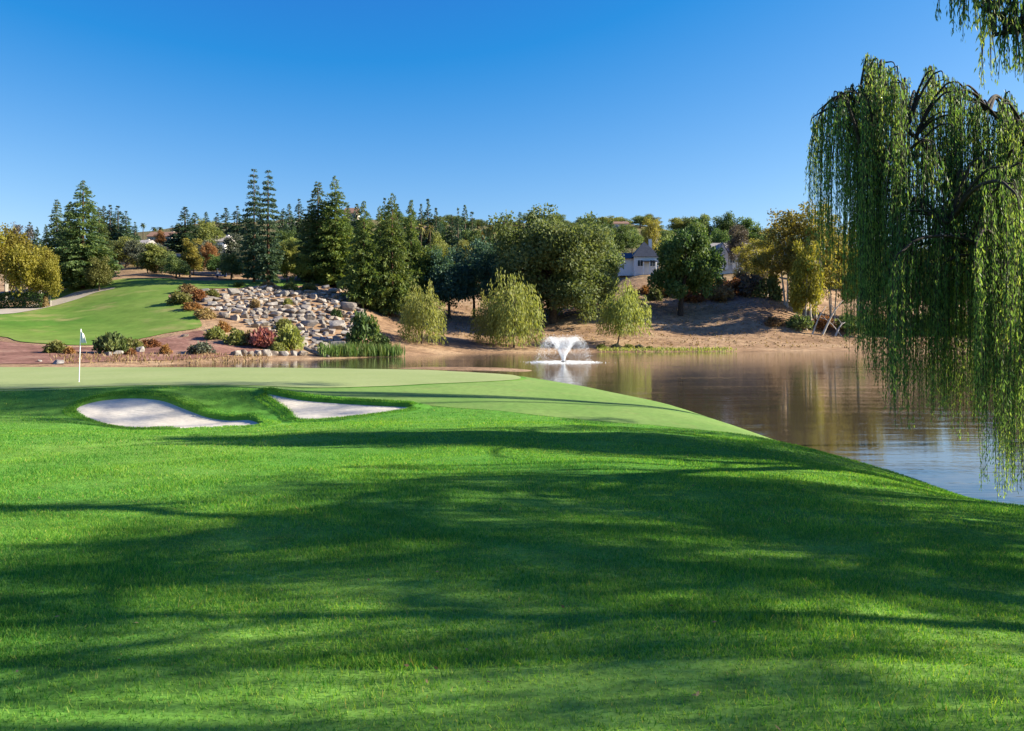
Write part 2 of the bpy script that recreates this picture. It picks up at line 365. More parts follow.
def fairmat():
    m,nt,nd,lk=newmat('fairway turf'); v=coords(nt,(1,1.6,1)); v2=coords(nt)
    n1=noise_tex(nt,v,.045,4); n2=noise_tex(nt,v2,.5,5,.7); n3=noise_tex(nt,v,.10,5,.6)
    c=ramp(nt,n1,[(.075,.165,.022),(.13,.21,.036),(.19,.24,.06)],[.3,.5,.7])
    c=mixc(nt,c,(.34,.27,.12),ramp(nt,n3,[(0,0,0),(.75,.75,.75)],[.56,.74]))
    c=mixc(nt,c,ramp(nt,n2,[(.75,.75,.75),(1.2,1.2,1.2)],[.3,.7]),.8,'MULTIPLY')
    finish(nt,c,.9,n2,.3,.05,.1); return m
M['fair']=fairmat()
def bankmat():
    m,nt,nd,lk=newmat('dry bank earth'); v=coords(nt); va=coords(nt,(.5,1,1.5))
    n1=noise_tex(nt,va,.12,5,.6); n2=noise_tex(nt,v,.8,6,.7); n3=noise_tex(nt,v,4,3,.7)
    c=ramp(nt,n1,[(.19,.115,.070),(.33,.218,.135),(.46,.335,.215)],[.3,.5,.72])
    c=mixc(nt,c,ramp(nt,n2,[(.45,.42,.40),(1.25,1.22,1.15)],[.3,.68]),.85,'MULTIPLY')
    c=mixc(nt,c,ramp(nt,n3,[(.6,.6,.6),(1.25,1.25,1.25)],[.3,.7]),.6,'MULTIPLY')
    # green-brown scrub towards the heights
    sp=N(nt,'ShaderNodeSeparateXYZ'); lk.new(v,sp.inputs[0])
    mr=N(nt,'ShaderNodeMapRange'); mr.inputs[1].default_value=16; mr.inputs[2].default_value=26; lk.new(sp.outputs[2],mr.inputs[0])
    c=mixc(nt,c,ramp(nt,n2,[(.05,.055,.02),(.22,.18,.09)],[.35,.65]),mr.outputs[0])
    finish(nt,c,.95,n2,.8,.25,.1); return m
M['bank']=bankmat()
def mulchmat():
    m,nt,nd,lk=newmat('red bark mulch'); v=coords(nt)
    n1=noise_tex(nt,v,.2,4,.6); n2=noise_tex(nt,v,1.6,6,.75)
    c=ramp(nt,n1,[(.15,.075,.055),(.25,.13,.10),(.36,.24,.17)],[.32,.55,.75])
    c=mixc(nt,c,ramp(nt,n2,[(.5,.5,.5),(1.3,1.3,1.3)],[.3,.7]),.8,'MULTIPLY')
    finish(nt,c,.95,n2,.6,.1,.1); return m
M['mulch']=mulchmat()
M['path']=plain('pale cart path',(.31,.27,.22),(.42,.37,.305),1.2,.85,.1,.01,obj=False)
def sandmat():
    m,nt,nd,lk=newmat('bunker sand'); v=coords(nt); n1=noise_tex(nt,v,.9,4); n2=noise_tex(nt,v,9,4,.7); n3=noise_tex(nt,coords(nt,(1,4,1)),2.2,3)
    c=ramp(nt,n1,[(.52,.47,.40),(.61,.56,.475)],[.35,.65]); c=mixc(nt,c,ramp(nt,n2,[(.82,.82,.82),(1.08,1.08,1.08)],[.3,.7]),.8,'MULTIPLY')
    finish(nt,c,.95,n3,.6,.06,.1); return m
M['sand']=sandmat()
def rockmat():
    m,nt,nd,lk=newmat('pale fieldstone'); v=coords(nt,obj=True); n1=noise_tex(nt,v,.9,6,.65); n2=noise_tex(nt,v,5,4,.7)
    oi=N(nt,'ShaderNodeObjectInfo')
    base=ramp(nt,oi.outputs['Random'],[(.20,.19,.18),(.30,.255,.215),(.25,.24,.23),(.36,.33,.30)])
    c=mixc(nt,base,ramp(nt,n1,[(.5,.47,.45),(1.35,1.3,1.25)],[.3,.68]),.9,'MULTIPLY')
    c=mixc(nt,c,ramp(nt,n2,[(.8,.8,.8),(1.15,1.15,1.15)],[.3,.7]),.7,'MULTIPLY')
    finish(nt,c,.9,n1,.7,.15,.2); return m
M['rock']=rockmat()
def watermat():
    m,nt,nd,lk=newmat('pond water'); 
    n1=noise_tex(nt,coords(nt,(.45,2.4,1)),1.0,3,.5,.3); n2=noise_tex(nt,coords(nt,(.10,.5,1)),1.0,2,.5)
    n3=noise_tex(nt,coords(nt,(1.6,7.0,1)),1.0,2,.5)
    a=N(nt,'ShaderNodeMath',operation='MULTIPLY_ADD'); a.inputs[1].default_value=.8; lk.new(n3,a.inputs[0]); lk.new(n1,a.inputs[2])
    b2=N(nt,'ShaderNodeMath',operation='MULTIPLY'); lk.new(a.outputs[0],b2.inputs[0]); lk.new(ramp(nt,n2,[(.25,.25,.25),(1,1,1)],[.35,.65]),b2.inputs[1])
    b=finish(nt,(.062,.048,.032),.03,b2.outputs[0],.14,.05,.5)
    b.inputs['IOR'].default_value=1.5
    return m
M['water']=watermat()
def spraymat():
    m,nt,nd,lk=newmat('white water spray')
    b=N(nt,'ShaderNodeBsdfPrincipled'); b.inputs['Base Color'].default_value=(.93,.95,.97,1); b.inputs['Roughness'].default_value=.3
    t=N(nt,'ShaderNodeBsdfTranslucent'); t.inputs[0].default_value=(.95,.97,1,1)
    x=N(nt,'ShaderNodeMixShader'); x.inputs[0].default_value=.45; o=N(nt,'ShaderNodeOutputMaterial')
    lk.new(b.outputs[0],x.inputs[1]); lk.new(t.outputs[0],x.inputs[2]); lk.new(x.outputs[0],o.inputs[0]); return m
M['spray']=spraymat()
def blademat():
    m,nt,nd,lk=newmat('grass blades'); v=coords(nt)
    a=N(nt,'ShaderNodeAttribute',attribute_name='var'); n1=noise_tex(nt,v,.35,3); n2=noise_tex(nt,v,1.7,3)
    c=ramp(nt,a.outputs['Fac'],[(.036,.19,.032),(.115,.32,.048),(.25,.43,.075),(.42,.41,.15)],[0,.45,.9,1])
    c=mixc(nt,c,ramp(nt,n1,[(.75,.85,.9),(1.35,1.12,1.0)],[.35,.65]),.9,'MULTIPLY')
    c=mixc(nt,c,ramp(nt,n2,[(.75,.78,.8),(1.2,1.15,1.1)],[.3,.7]),.8,'MULTIPLY')
    b=N(nt,'ShaderNodeBsdfPrincipled'); lk.new(c,b.inputs['Base Color']); b.inputs['Roughness'].default_value=.6; b.inputs['Specular IOR Level'].default_value=.1
    t=N(nt,'ShaderNodeBsdfTranslucent'); lk.new(mixc(nt,c,(1.4,1.35,.5),1.,'MULTIPLY'),t.inputs[0])
    x=N(nt,'ShaderNodeMixShader'); x.inputs[0].default_value=.45; o=N(nt,'ShaderNodeOutputMaterial')
    lk.new(b.outputs[0],x.inputs[1]); lk.new(t.outputs[0],x.inputs[2]); lk.new(x.outputs[0],o.inputs[0]); return m
M['blade']=blademat()

# ------------------------------------------------------------------ ground sheets
def axis(segs):
    out=[segs[0][0]]
    for a,b,st,en in segs:
        x=a
        # step grows linearly from st to en
        while x<b-1e-6:
            f=(x-a)/(b-a); x=min(b,x+st+(en-st)*f); out.append(x)
    return np.array(out)
BUNK_PX=[[(75,411),(86,405),(105,401),(131,399),(160,401),(183,409),(204,417),(232,421.5),(258,423.5),(266,426),(235,428.5),(180,429.8),(140,429.5),(103,425),(84,418)],
         [(265,394.5),(285,398),(310,402),(350,405),(385,407),(411,408.5),(398,412),(368,416),(335,419.5),(302,421),(290,412),(276,402)]]
BUNK=[]
for b in BUNK_PX:
    w=np.array([hit(px,py,17,40,6000) for px,py in b])
    BUNK.append(closed(w,5))
def carve(x,y):
    c=np.zeros(x.shape)
    for b in BUNK:
        k=(x>b[:,0].min()-1)&(x<b[:,0].max()+1)&(y>b[:,1].min()-1)&(y<b[:,1].max()+1)
        if k.any():
            xs,ys=x[k],y[k]; d=np.where(inside(b,xs,ys),dist(b,xs,ys),0); c[k]=.16*sstep(0,.35,d)
    return c
def sheet(name,xs,ys,mat,zf,label,kind='structure'):
    X,Y=np.meshgrid(xs,ys); x,y=X.ravel(),Y.ravel(); z=zf(x,y)
    nx=len(xs); i=np.arange(len(ys)-1)[:,None]*nx+np.arange(nx-1)[None,:]
    Fc=np.stack([i,i+1,i+nx+1,i+nx],-1).reshape(-1,4)
    o=link(name,fast_mesh(name,np.c_[x,y,z],Fc,None,True),mat); tag(o,label,None,None,kind); return o
GREEN=closed([(-45,27.85),(-30,27.75),(-18,27.65),(-8,27.85),(-4.9,28.8),(-2.0,31.3),(0.0,34),(.4,37),(-.2,40.2),(-2.3,43.3),(-6,45.6),(-12,46.8),(-30,47.6),(-45,47.6)],8)
def carve_all(x,y):
    c=carve(x,y)
    k=(y>27)&(y<50)&(x>-64)&(x<4)
    if k.any():
        d=np.where(inside(GREEN,x[k],y[k]),dist(GREEN,x[k],y[k]),0); c[k]+=.10*sstep(0,.8,d)
    return c
xs=axis([(-420,-70,60,8),(-70,-18,4,.35),(-18,13,.2,.2),(13,60,.25,5),(60,110,6,20)])
ys=axis([(-300,-10,60,2),(-10,3,1,.3),(3,20,.2,.2),(20,28,.14,.14),(28,34,.2,.25),(34,56,.25,.8)])
lawn=sheet('lawn',xs,ys,M['lawn'],lambda x,y:z_near(x,y)-carve_all(x,y),'wide rolling lawn of rough grass in dappled shade')
xs=axis([(-1500,-140,150,2.2),(-140,140,1.5,1.5),(140,1500,2.2,150)])
ys=axis([(56,75,4,2),(75,215,1.2,1.4),(215,470,2,6),(470,3000,10,250)])
hill=sheet('hillside',xs,ys,M['bank'],lambda x,y:z_far(x,y),'dry brown bank and hillside rising behind the pond')

def overlay(name,poly,res,zf,mat,label,jit=.2):
    poly=np.asarray(poly,float)
    x0,y0=poly.min(0); x1,y1=poly.max(0)
    gx,gy=np.meshgrid(np.arange(x0,x1,res),np.arange(y0,y1,res)); gx=gx.ravel(); gy=gy.ravel()
    gx=gx+rng.uniform(-jit,jit,gx.shape)*res; gy=gy+rng.uniform(-jit,jit,gy.shape)*res
    k=inside(poly,gx,gy); gx,gy=gx[k],gy[k]; k=dist(poly,gx,gy)>res*.45; gx,gy=gx[k],gy[k]
    pts=[Vector(p) for p in poly]+[Vector((a,b)) for a,b in zip(gx,gy)]
    n=len(poly)
    v,e,f,*_=delaunay_2d_cdt(pts,[(i,(i+1)%n) for i in range(n)],[],1,1e-5)
    P=np.array([tuple(q) for q in v]); z=zf(P[:,0],P[:,1])
    me=bpy.data.meshes.new(name); me.from_pydata([(a,b,c) for (a,b),c in zip(P,z)],[],[list(q) for q in f])
    me.polygons.foreach_set('use_smooth',np.ones(len(me.polygons),bool)); me.update()
    # faces up
    if len(me.polygons) and sum(p.normal.z for p in me.polygons)<0: me.flip_normals()
    o=link(name,me,mat); tag(o,label,None,None,'structure'); return o
overlay('putting_green',GREEN,.6,lambda x,y:z_near(x,y)+.016,M['green'],'smooth pale putting green around the white flagstick')
for b,l in zip(BUNK,['wide kidney shaped sand bunker below the flag','narrow wedge shaped sand bunker cut into the green edge']):
    def zs(x,y,b=b):
        d=np.where(inside(b,x,y),dist(b,x,y),0); return z_near(x,y)+.03-.03*sstep(0,.6,d)
    overlay('sand_bunker',b,.2,zs,M['sand'],l)
# mown apron on the right tongue of land, round the green
APR=closed([(-45,27.05),(-30,27.0),(-18,26.9),(-12,26.9),(-8.6,26.75),(-7.2,26.35),(-5.3,26.0),(-3.2,25.5),(-.4,24.2),(2.4,22.8),(5,21.9),(7,21.6),(8.9,22.3),(9.15,23.4),(8.8,26),(8.2,29.5),(7.0,33),(5.5,36.8),(2.9,41.5),(0,44.3),(-3.5,45.9),(-4.8,45.2),(-2.0,43.2),(0.1,40.2),(.65,37),(.25,34),(-1.8,31.2),(-4.7,28.65),(-8,27.7),(-18,27.5),(-30,27.6),(-45,27.7)],5)
overlay('green_apron',APR,.4,lambda x,y:z_near(x,y)+.006,M['fringe'],'sunlit mown apron sloping from the green to the water')

def lips():
    for b,l in zip(BUNK,['turf lip round the wide sand bunker','turf lip round the narrow sand bunker']):
        n=len(b); c=b.mean(0); t=np.roll(b,-1,0)-np.roll(b,1,0); t/=np.linalg.norm(t,axis=1)[:,None]
        nr=np.c_[t[:,1],-t[:,0]]; probe=b+nr*.05
        if inside(b,probe[:,0],probe[:,1]).mean()>.5: nr=-nr
        hh=.05+.13*sstep(-.2,.8,nr[:,1])
        rings=[]
        for off,k in ((-.03,-.6),(-.015,.55),(.03,1.),(.14,.9),(.4,.35),(.75,-.12)):
            p=b+nr*off; rings.append(np.c_[p,z_near(p[:,0],p[:,1])+(hh*k if k>0 else k*.12)])
        V=np.vstack(rings); i=np.arange(n); Fc=[]
        for k in range(len(rings)-1): Fc.append(np.c_[k*n+i,k*n+(i+1)%n,(k+1)*n+(i+1)%n,(k+1)*n+i])
        o=link('bunker_lip',fast_mesh('bunker_lip',V,np.vstack(Fc),None,True),M['lawn']); tag(o,l,None,None,'structure')
        P=np.vstack([b+nr*off+(np.roll(b,-1,0)-b)*u for u in np.linspace(0,1,45,endpoint=False) for off in (.0,.06,.16,.3)]); H=np.tile(np.r_[hh*.9,hh,hh*.8,hh*.5],45)
        P=P+rng.normal(0,.03,P.shape); m=len(P); C=np.c_[P,z_near(P[:,0],P[:,1])+H-.01]
        V,Fc=cards(C,np.c_[rng.normal(0,.55,(m,2)),np.ones(m)],rng.uniform(.03,.08,m),.012)
        o=link('lip_grass',fast_mesh('lip_grass',V,Fc,rng.random(m)*.9),M['blade']); tag(o,'ragged grass on the '+l,'grass',None,'stuff')
lips()
def outline(pxs,n=5,**k): return closed([hit(a,b,**k) for a,b in pxs],n)
FAIR=outline([(-70,340),(0,337),(20,342),(60,345),(96,345.5),(130,341),(165,334),(200,328),(198,318),(192,309),(178,302),(168,296),(182,291),(205,289),(240,288),(300,286),(303,282),(270,280),(235,280.5),(200,281),(165,279),(130,278.5),(105,282),(75,287),(45,296),(45,308),(20,311),(-30,312)],4)
overlay('fairway',FAIR,1.6,lambda x,y:z_far(x,y)+.09,M['fair'],'green fairway climbing the hill on the far left')
MUL=outline([(-70,366),(-20,364.5),(60,364),(130,361),(195,359),(236,356),(262,352),(250,346),(228,342),(208,338),(200,331),(165,338),(130,344),(96,347.5),(60,347),(20,344),(-20,340),(-70,342)],4)
overlay('mulch_bed',MUL,1.3,lambda x,y:z_far(x,y)+.06,M['mulch'],'reddish bark mulch bed below the fairway')
PATH=outline([(-70,313.5),(0,310),(30,305.5),(55,300.5),(75,293),(95,289.5),(113,288.3),(113,289.6),(95,293.5),(80,299),(60,305),(30,311.5),(0,315),(-70,319)],5)
overlay('cart_path',PATH,1.3,lambda x,y:z_far(x,y)+.15,M['path'],'pale concrete cart path curving up the fairway')
# low strip added on the pond, its tan colour standing in for sunlit ripples
RIPPLE=closed([(at(395,84),84),(at(440,86.5),86.5),(at(500,85),85),(at(533,80),80),(at(525,76.5),76.5),(at(480,79),79),(at(430,80.5),80.5)],5)
overlay('ripple_strip',RIPPLE,1.2,lambda x,y:.10*sstep(0,1.5,dist(RIPPLE,x,y))-.02,M['bank'],'low tan strip added for sunlit ripples on the pond beyond the green')
# water
wx,wy=axis([(-420,420,40,40)]),axis([(-70,175,25,25)])
sheet('pond_water',wx,wy,M['water'],lambda x,y:x*0,'brown pond water with gentle ripples')

# ------------------------------------------------------------------ near grass blades
def near_grass():
    Vs=[];Vr=[]
    def batch(n,y0,y1,h,w,pw=1.0,xr=1.0):
        y=y0+(y1-y0)*rng.random(n)**pw; hw=(.66*y+4.2)*xr; x=rng.uniform(-1,1,n)*hw
        z=z_near(x,y); k=(z>.12)&(rng.random(n)<1-.6*sstep(18,22.3,y))
        for b in BUNK: k&=~inside(b,x,y)
        k&=~inside(APR,x,y)&~inside(GREEN,x,y)
        x,y,z=x[k],y[k],z[k]; n=len(x)
        # patchy growth
        g=.75+.35*(np.sin(x*1.9+np.sin(y*2.3)*1.3)*np.sin(y*2.7+x*.6)) 
        H=h*rng.uniform(.55,1.25,n)*g; Wd=w*rng.uniform(.7,1.3,n)
        th=rng.uniform(0,TAU,n); lean=rng.uniform(.1,.95,n); la=rng.uniform(0,TAU,n)
        B=np.c_[x,y,z-.005]; s=np.c_[np.cos(th),np.sin(th),0*th]
        d=np.c_[np.cos(la)*lean,np.sin(la)*lean,np.ones(n)*.8]; d/=np.linalg.norm(d,axis=1)[:,None]
        t=B+d*H[:,None]
        V=np.stack([B-s*Wd[:,None]*.5,B+s*Wd[:,None]*.5,t+s*Wd[:,None]*.16,t-s*Wd[:,None]*.16],1).reshape(-1,3)
        Vs.append(V); v=rng.random(n)*.93; v[rng.random(n)<.018]=1; Vr.append(v)
    batch(150000,1.2,4.4,.042,.005)
    batch(330000,4.2,8,.042,.006)
    batch(235000,8,14,.044,.009)
    batch(165000,14,22.5,.046,.013)
    batch(60000,22,26.9,.06,.018)
    V=np.concatenate(Vs); n=len(V)//4
    o=link('grass',fast_mesh('grass',V,np.arange(4*n).reshape(n,4),np.concatenate(Vr)),M['blade'])
    tag(o,'short uneven green grass blades covering the near lawn','grass',None,'stuff')
near_grass()
def fallen():
    n=70; y=3.4+14*rng.random(n)**1.5; x=rng.uniform(-1,1,n)*.66*y; P=np.c_[x,y,z_near(x,y)+.035]
    V,Fc=cards(P,np.c_[rng.normal(size=(n,2)),rng.normal(0,.3,n)],rng.uniform(.025,.045,n),rng.uniform(.012,.02,n))
    o=link('fallen_leaves',fast_mesh('fallen_leaves',V,Fc,rng.random(n)),M['tan']); tag(o,'few dry brown leaves lying in the near grass','fallen leaves',None,'stuff')
fallen()

# ------------------------------------------------------------------ tree makers (each returns dict of meshes + size)
def mk(crownV,crownF,var,trunk,name,H,W): 
    return dict(crown=fast_mesh(name+'_crown',crownV,crownF,var),trunk=trunk.mesh(name+'_trunk',True) if trunk and trunk.V else None,H=H,W=W)

def broad(seed,H,W,cb,ncl,nl,leaf,shell=(.3,1.),rc=(.13,.21),tr=.35,stems=1,limbs=9,name='broadleaf',lean=0.,flat=.75,spread=.15):
    r=np.random.default_rng(seed); rx=W/2; rz=(H-cb)/2; c=np.array([lean,0,(H+cb)/2])
    d=unit(ncl,r); d[:,2]=np.where(d[:,2]<-.92,-d[:,2],d[:,2])
    ph=r.uniform(0,TAU,4)
    lump=.84+.22*np.sin(3*np.arctan2(d[:,1],d[:,0])+ph[0])*np.sin(4*d[:,2]+ph[1])+.08*np.sin(7*d[:,0]+5*d[:,1]+ph[2])
    rad=r.uniform(shell[0]**2,shell[1]**2,ncl)**.5
    cr=W*r.uniform(rc[0],rc[1],ncl)
    hk=np.minimum(1.5,(1-np.abs(d[:,2])**3)**(1/3)/np.sqrt(1-d[:,2]**2+1e-3)); d=d*np.c_[hk,hk,np.ones(ncl)]
    P=c+d*np.c_[np.full(ncl,rx),np.full(ncl,rx),np.full(ncl,rz)]*(rad*lump)[:,None]*.97
    nls=np.maximum(8,(nl*(cr/cr.mean())**2*r.uniform(.6,1.3,ncl)).astype(int)); idx=np.repeat(np.arange(ncl),nls); n=len(idx)
    dd=unit(n,r); rr=cr[idx]*r.random(n)**.45
    C=P[idx]+dd*rr[:,None]*np.array([1,1,flat])
    ax=unit(n,r)+dd*.4; ax[:,2]-=.15
    L=leaf*r.uniform(.6,1.35,n)
    V,Fc=cards(C,ax,L,L*.62,r)
    var=np.clip(r.normal(.45,.13,ncl)[idx]+r.normal(0,.16,n),0,1)
    t=MB()
    top=cb+(H-cb)*.55
    for s in range(stems):
        a=s/stems*TAU+r.uniform(0,1); off=np.array([math.cos(a),math.sin(a),0])*(.0 if stems==1 else spread*W*.5)
        b0=off*.3; e=np.array([lean,0,0])*.9+off*1.8
        pts=[b0+np.array([0,0,-.4]),b0+e*.1+np.array([r.normal(0,.05)*W*.2,r.normal(0,.05)*W*.2,top*.35]),e*.5+np.array([r.normal(0,.1)*W*.3,r.normal(0,.1)*W*.3,top*.7]),e+np.array([0,0,top])]
        q=curve(pts,6); k=np.linspace(0,1,len(q)); R_=tr/(stems**.5)
        t.tube(q,R_*(1.25-1.0*k)*np.where(k<.06,1.35,1),8)
        for j in r.choice(ncl,max(2,limbs//stems),replace=False):
            i0=q[int(len(q)*r.uniform(.35,.9))]; p=P[j]; mid=(i0+p)/2+np.array([0,0,.04*H])
            qq=curve([i0,mid,p],5); t.tube(qq,np.linspace(R_*.42,R_*.07,len(qq)),6)
    return mk(V,Fc,var,t,name,H,W)

def conifer(seed,H,W,cb,nb,leaf,droop=.25,prof=.8,gap=0.,dens=9.,name='conifer',tr=.35,lay=.0):
    r=np.random.default_rng(seed); 
    t=np.sort(r.random(nb)**1.12)
    if lay: t=np.clip((np.floor(t*lay)+r.uniform(0,.45,nb))/lay,0,1)
    z=cb+(H-cb)*t; az=r.uniform(0,TAU,nb)
    lump=1+.12*np.sin(3*az+z*.9)+.08*np.sin(5*az-z*1.7)
    R_=W/2*(np.minimum(1,1.22*(1-t)**(prof+.12))*np.minimum(1,.7+t*2.2)+.012)*r.uniform(.68,1.12,nb)*lump
    keep=r.random(nb)>gap; z,az,R_,t=z[keep],az[keep],R_[keep],t[keep]
    n=np.maximum(5,(R_*dens).astype(int)); idx=np.repeat(np.arange(len(z)),n); m=len(idx)
    s=.12+.9*r.random(m)**.8; rr=R_[idx]
    lat=r.normal(0,.13,m)*rr*(1.15-s*.75)
    ca,sa=np.cos(az[idx]),np.sin(az[idx])
    C=np.c_[ca*s*rr-sa*lat, sa*s*rr+ca*lat, z[idx]-droop*rr*s**1.6+.10*rr*s**4+r.normal(0,.10,m)*(.4+rr*.22)]
    ax=np.c_[ca,sa,-.25+0*ca]*.9+unit(m,r)*.8
    L=leaf*r.uniform(.55,1.2,m)*(1.05-.6*t[idx])
    V,Fc=cards(C,ax,L,L*.5,r)
    var=np.clip(r.normal(.4,.14,len(z))[idx]+r.normal(0,.15,m)+.18*(s-.5),0,1)
    T=MB(); T.tube([(0,0,-.5),(0,0,.4),(0,0,H*.35),(0,0,H*.75),(0,0,H*.97)],[tr*1.35,tr,tr*.8,tr*.4,.04],8)
    for i in r.choice(len(z),min(len(z),30),replace=False):
        T.tube([(0,0,z[i]),(math.cos(az[i])*R_[i]*.5,math.sin(az[i])*R_[i]*.5,z[i]-droop*R_[i]*.25),(math.cos(az[i])*R_[i]*.9,math.sin(az[i])*R_[i]*.9,z[i]-droop*R_[i]*.8)],[tr*.2,tr*.13,.02],4)
    return mk(V,Fc,var,T,name,H,W)

def weeper(seed,H,W,cb,ns,leaf,name='weeper',lean=0.,lop=0.):
    r=np.random.default_rng(seed); d=unit(ns,r); d[:,2]=np.abs(d[:,2])
    rad=r.uniform(.3,1,ns)**.6*(1+.16*np.sin(4*np.arctan2(d[:,1],d[:,0])+seed))
    A=np.c_[d[:,0]*W/2*rad,d[:,1]*W/2*rad,H*.5+d[:,2]*H*.5*rad*(1+.30*np.sin(d[:,0]*6+d[:,1]*5+seed))]
    bot=cb+r.random(ns)**1.5*(H*.45)+lop*A[:,0]; L=np.maximum(.15*H,A[:,2]-bot)
    n=np.maximum(4,(L/leaf*2.6).astype(int)); idx=np.repeat(np.arange(ns),n); m=len(idx)
    s=r.random(m); C=A[idx]+np.c_[r.normal(0,.055*W,m)*.6,r.normal(0,.055*W,m)*.6,-s*L[idx]]
    out=d[idx]*np.array([1,1,0]); C+=out*(.06*W*np.sin(s*2))[:,None]
    ax=np.c_[r.normal(0,.4,m),r.normal(0,.4,m),-np.ones(m)]+out*.5
    V,Fc=cards(C,ax,leaf*r.uniform(.7,1.4,m),leaf*.34,r)
    var=np.clip(r.normal(.5,.17,ns)[idx]+r.normal(0,.13,m),0,1)
    T=MB(); q=curve([(lean,0,-.3),(lean*.6,0,H*.22),(0,0,H*.5),(0,0,H*.8)],5); T.tube(q,np.linspace(.035*H*.55,.04,len(q)),8)
    for j in r.choice(ns,8,replace=False):
        i0=q[int(len(q)*r.uniform(.4,.8))]; p=A[j]; T.tube(curve([i0,(i0+p)/2+np.array([0,0,.08*H]),p],4),np.linspace(.09,.02,9),5)
    return mk(V,Fc,var,T,name,H,W)

def palm(seed,H,name='palm'):
    r=np.random.default_rng(seed); mb=MB()
    for i in range(34):
        a=r.uniform(0,TAU); up=r.uniform(-.5,1.1); L=r.uniform(1.9,2.7); k=np.linspace(0,1,7)
        x=L*k*math.cos(up*.8); zq=H+L*k*math.sin(up)-1.3*k**2*L*.45
        P=np.c_[x*math.cos(a),x*math.sin(a),zq]; sd=np.array([-math.sin(a),math.cos(a),0]); w=.34*np.sin(np.pi*(k*.9+.08))
        V=np.vstack([P-sd*w[:,None]-[0,0,.05],P+sd*w[:,None]-[0,0,.05]]); m=len(P)
        mb.add(V,[[j,j+1,m+j+1,m+j] for j in range(m-1)],r.random())
    T=MB(); T.tube([(0,0,-.5),(.1,0,H*.4),(.05,0,H*.8),(0,0,H)],[.34,.24,.22,.25],8)
    V=np.concatenate(mb.V)
    return dict(crown=mb.mesh(name+'_crown'),trunk=T.mesh(name+'_trunk',True),H=H+1.2,W=5.)

def shrubmesh(seed,ncl=16,nl=90,leaf=.22,upright=0.):
    """2 m wide, 1 m high mound of leaves on a few stems"""
    r=np.random.default_rng(seed); d=unit(ncl,r); d[:,2]=np.abs(d[:,2]); P=d*np.array([.72,.72,.66])*r.uniform(.45,1,ncl)[:,None]**.5+[0,0,.12]
    idx=np.repeat(np.arange(ncl),nl); n=len(idx); dd=unit(n,r); C=P[idx]+dd*(.34*r.random(n)**.45)[:,None]*[1,1,.8]; C[:,2]=np.abs(C[:,2])
    ax=unit(n,r)+dd*.4+np.array([0,0,upright]); L=leaf*r.uniform(.6,1.4,n); V,Fc=cards(C,ax,L,L*.5,r)
    var=np.clip(r.normal(.45,.16,ncl)[idx]+r.normal(0,.15,n),0,1)
    me=fast_mesh('shrub',V,Fc,var); T=MB()
    for i in range(6): T.tube(curve([(0,0,-.15),P[i]*.5+[0,0,.05],P[i]],3),[.035,.03,.025,.02,.02,.015,.012],5)
    return me,T.mesh('shrub_stems',True)

# ------------------------------------------------------------------ placing
def plant(kind,proto,mats,px,D,ytop,wpx,label,cat,group=None,ybase=None,rz=None,part=('crown','trunk'),sink=0.,dx=0.):
    x=at(px,D); z0=zz(x,D)-sink
    if ybase is not None: pass
    ztop=zc(ytop,D); sz=max(.1,(ztop-z0)/proto['H']); sx=(wpx/F*D)/proto['W']
    o=empty(kind,(x,D,z0)); o.scale=(sx,sx,sz); o.rotation_euler=(0,0,rng.uniform(0,TAU) if rz is None else rz)
    tag(o,label,cat,group)
    c=bpy.data.objects.new(part[0],slotmesh(proto['crown'],mats[0])); COL.objects.link(c); c.parent=o
    if proto['trunk'] is not None:
        t=bpy.data.objects.new(part[1],slotmesh(proto['trunk'],mats[1])); COL.objects.link(t); t.parent=o
    return o
_cache={}
def slotmesh(me,mat):
    k=(me.name,mat)
    if k not in _cache:
        if me.materials: me=me.copy(); me.materials.clear()
        me.materials.append(M[mat]); _cache[k]=me
    return _cache[k]

CON=[conifer(20+i,24,9.4,.8,520,.72,.30,.60,.03,16,'redwood',lay=(0,34,0)[i]) for i in range(3)]
NAR=[conifer(40+i,24,6.0,1.4,380,.66,.24,.45,.08,16,'tall_pine',lay=20) for i in range(2)]
FARC=[conifer(60+i,20,6.0,.5,230,1.0,.22,.74,.03,10,'far_conifer') for i in range(4)]
OAKL=broad(115,15,15,2.4,95,240,.5,(.3,1.),(.07,.14),.55,1,14,'leaning_oak',lean=2.2)
BRD=[conifer(80+i,22,11.5,1.6,420,.82,.36,.62,.03,13,'broad_conifer') for i in range(2)]
OAK=[broad(100+i,24,25,.6,190,270,.55,(.35,1.),(.06,.13),.75,1,16,'oak') for i in range(2)]
RND=[broad(120+i,12,11,.3,64,150,.48,(.3,1),(.09,.19),.28,1,9,'round_tree') for i in range(3)]
COLM=[broad(140+i,13,6,.2,55,130,.46,(.3,1),(.14,.22),.2,1,8,'column_tree') for i in range(2)]
SYC=[broad(160+i,14,10,1.4,80,95,.52,(.25,1),(.12,.19),.3,2,10,'sycamore') for i in range(3)]
SPARSE=[broad(180+i,20,11,2.0,110,70,.46,(.2,1),(.07,.15),.30,3,30,'sparse_tree',spread=.35) for i in range(3)]
WEEP=[weeper(200+i,11,9.6,.2,210,.55,'weeper') for i in range(2)]
WEEPL=weeper(210,9.5,9,1.6,300,.55,'leaning_weeper',lean=-1.6,lop=.0)
PALM=palm(5,9)
SHR=[shrubmesh(300+i,16,80,.2) for i in range(3)]
SHRU=shrubmesh(310,18,80,.24,.9)

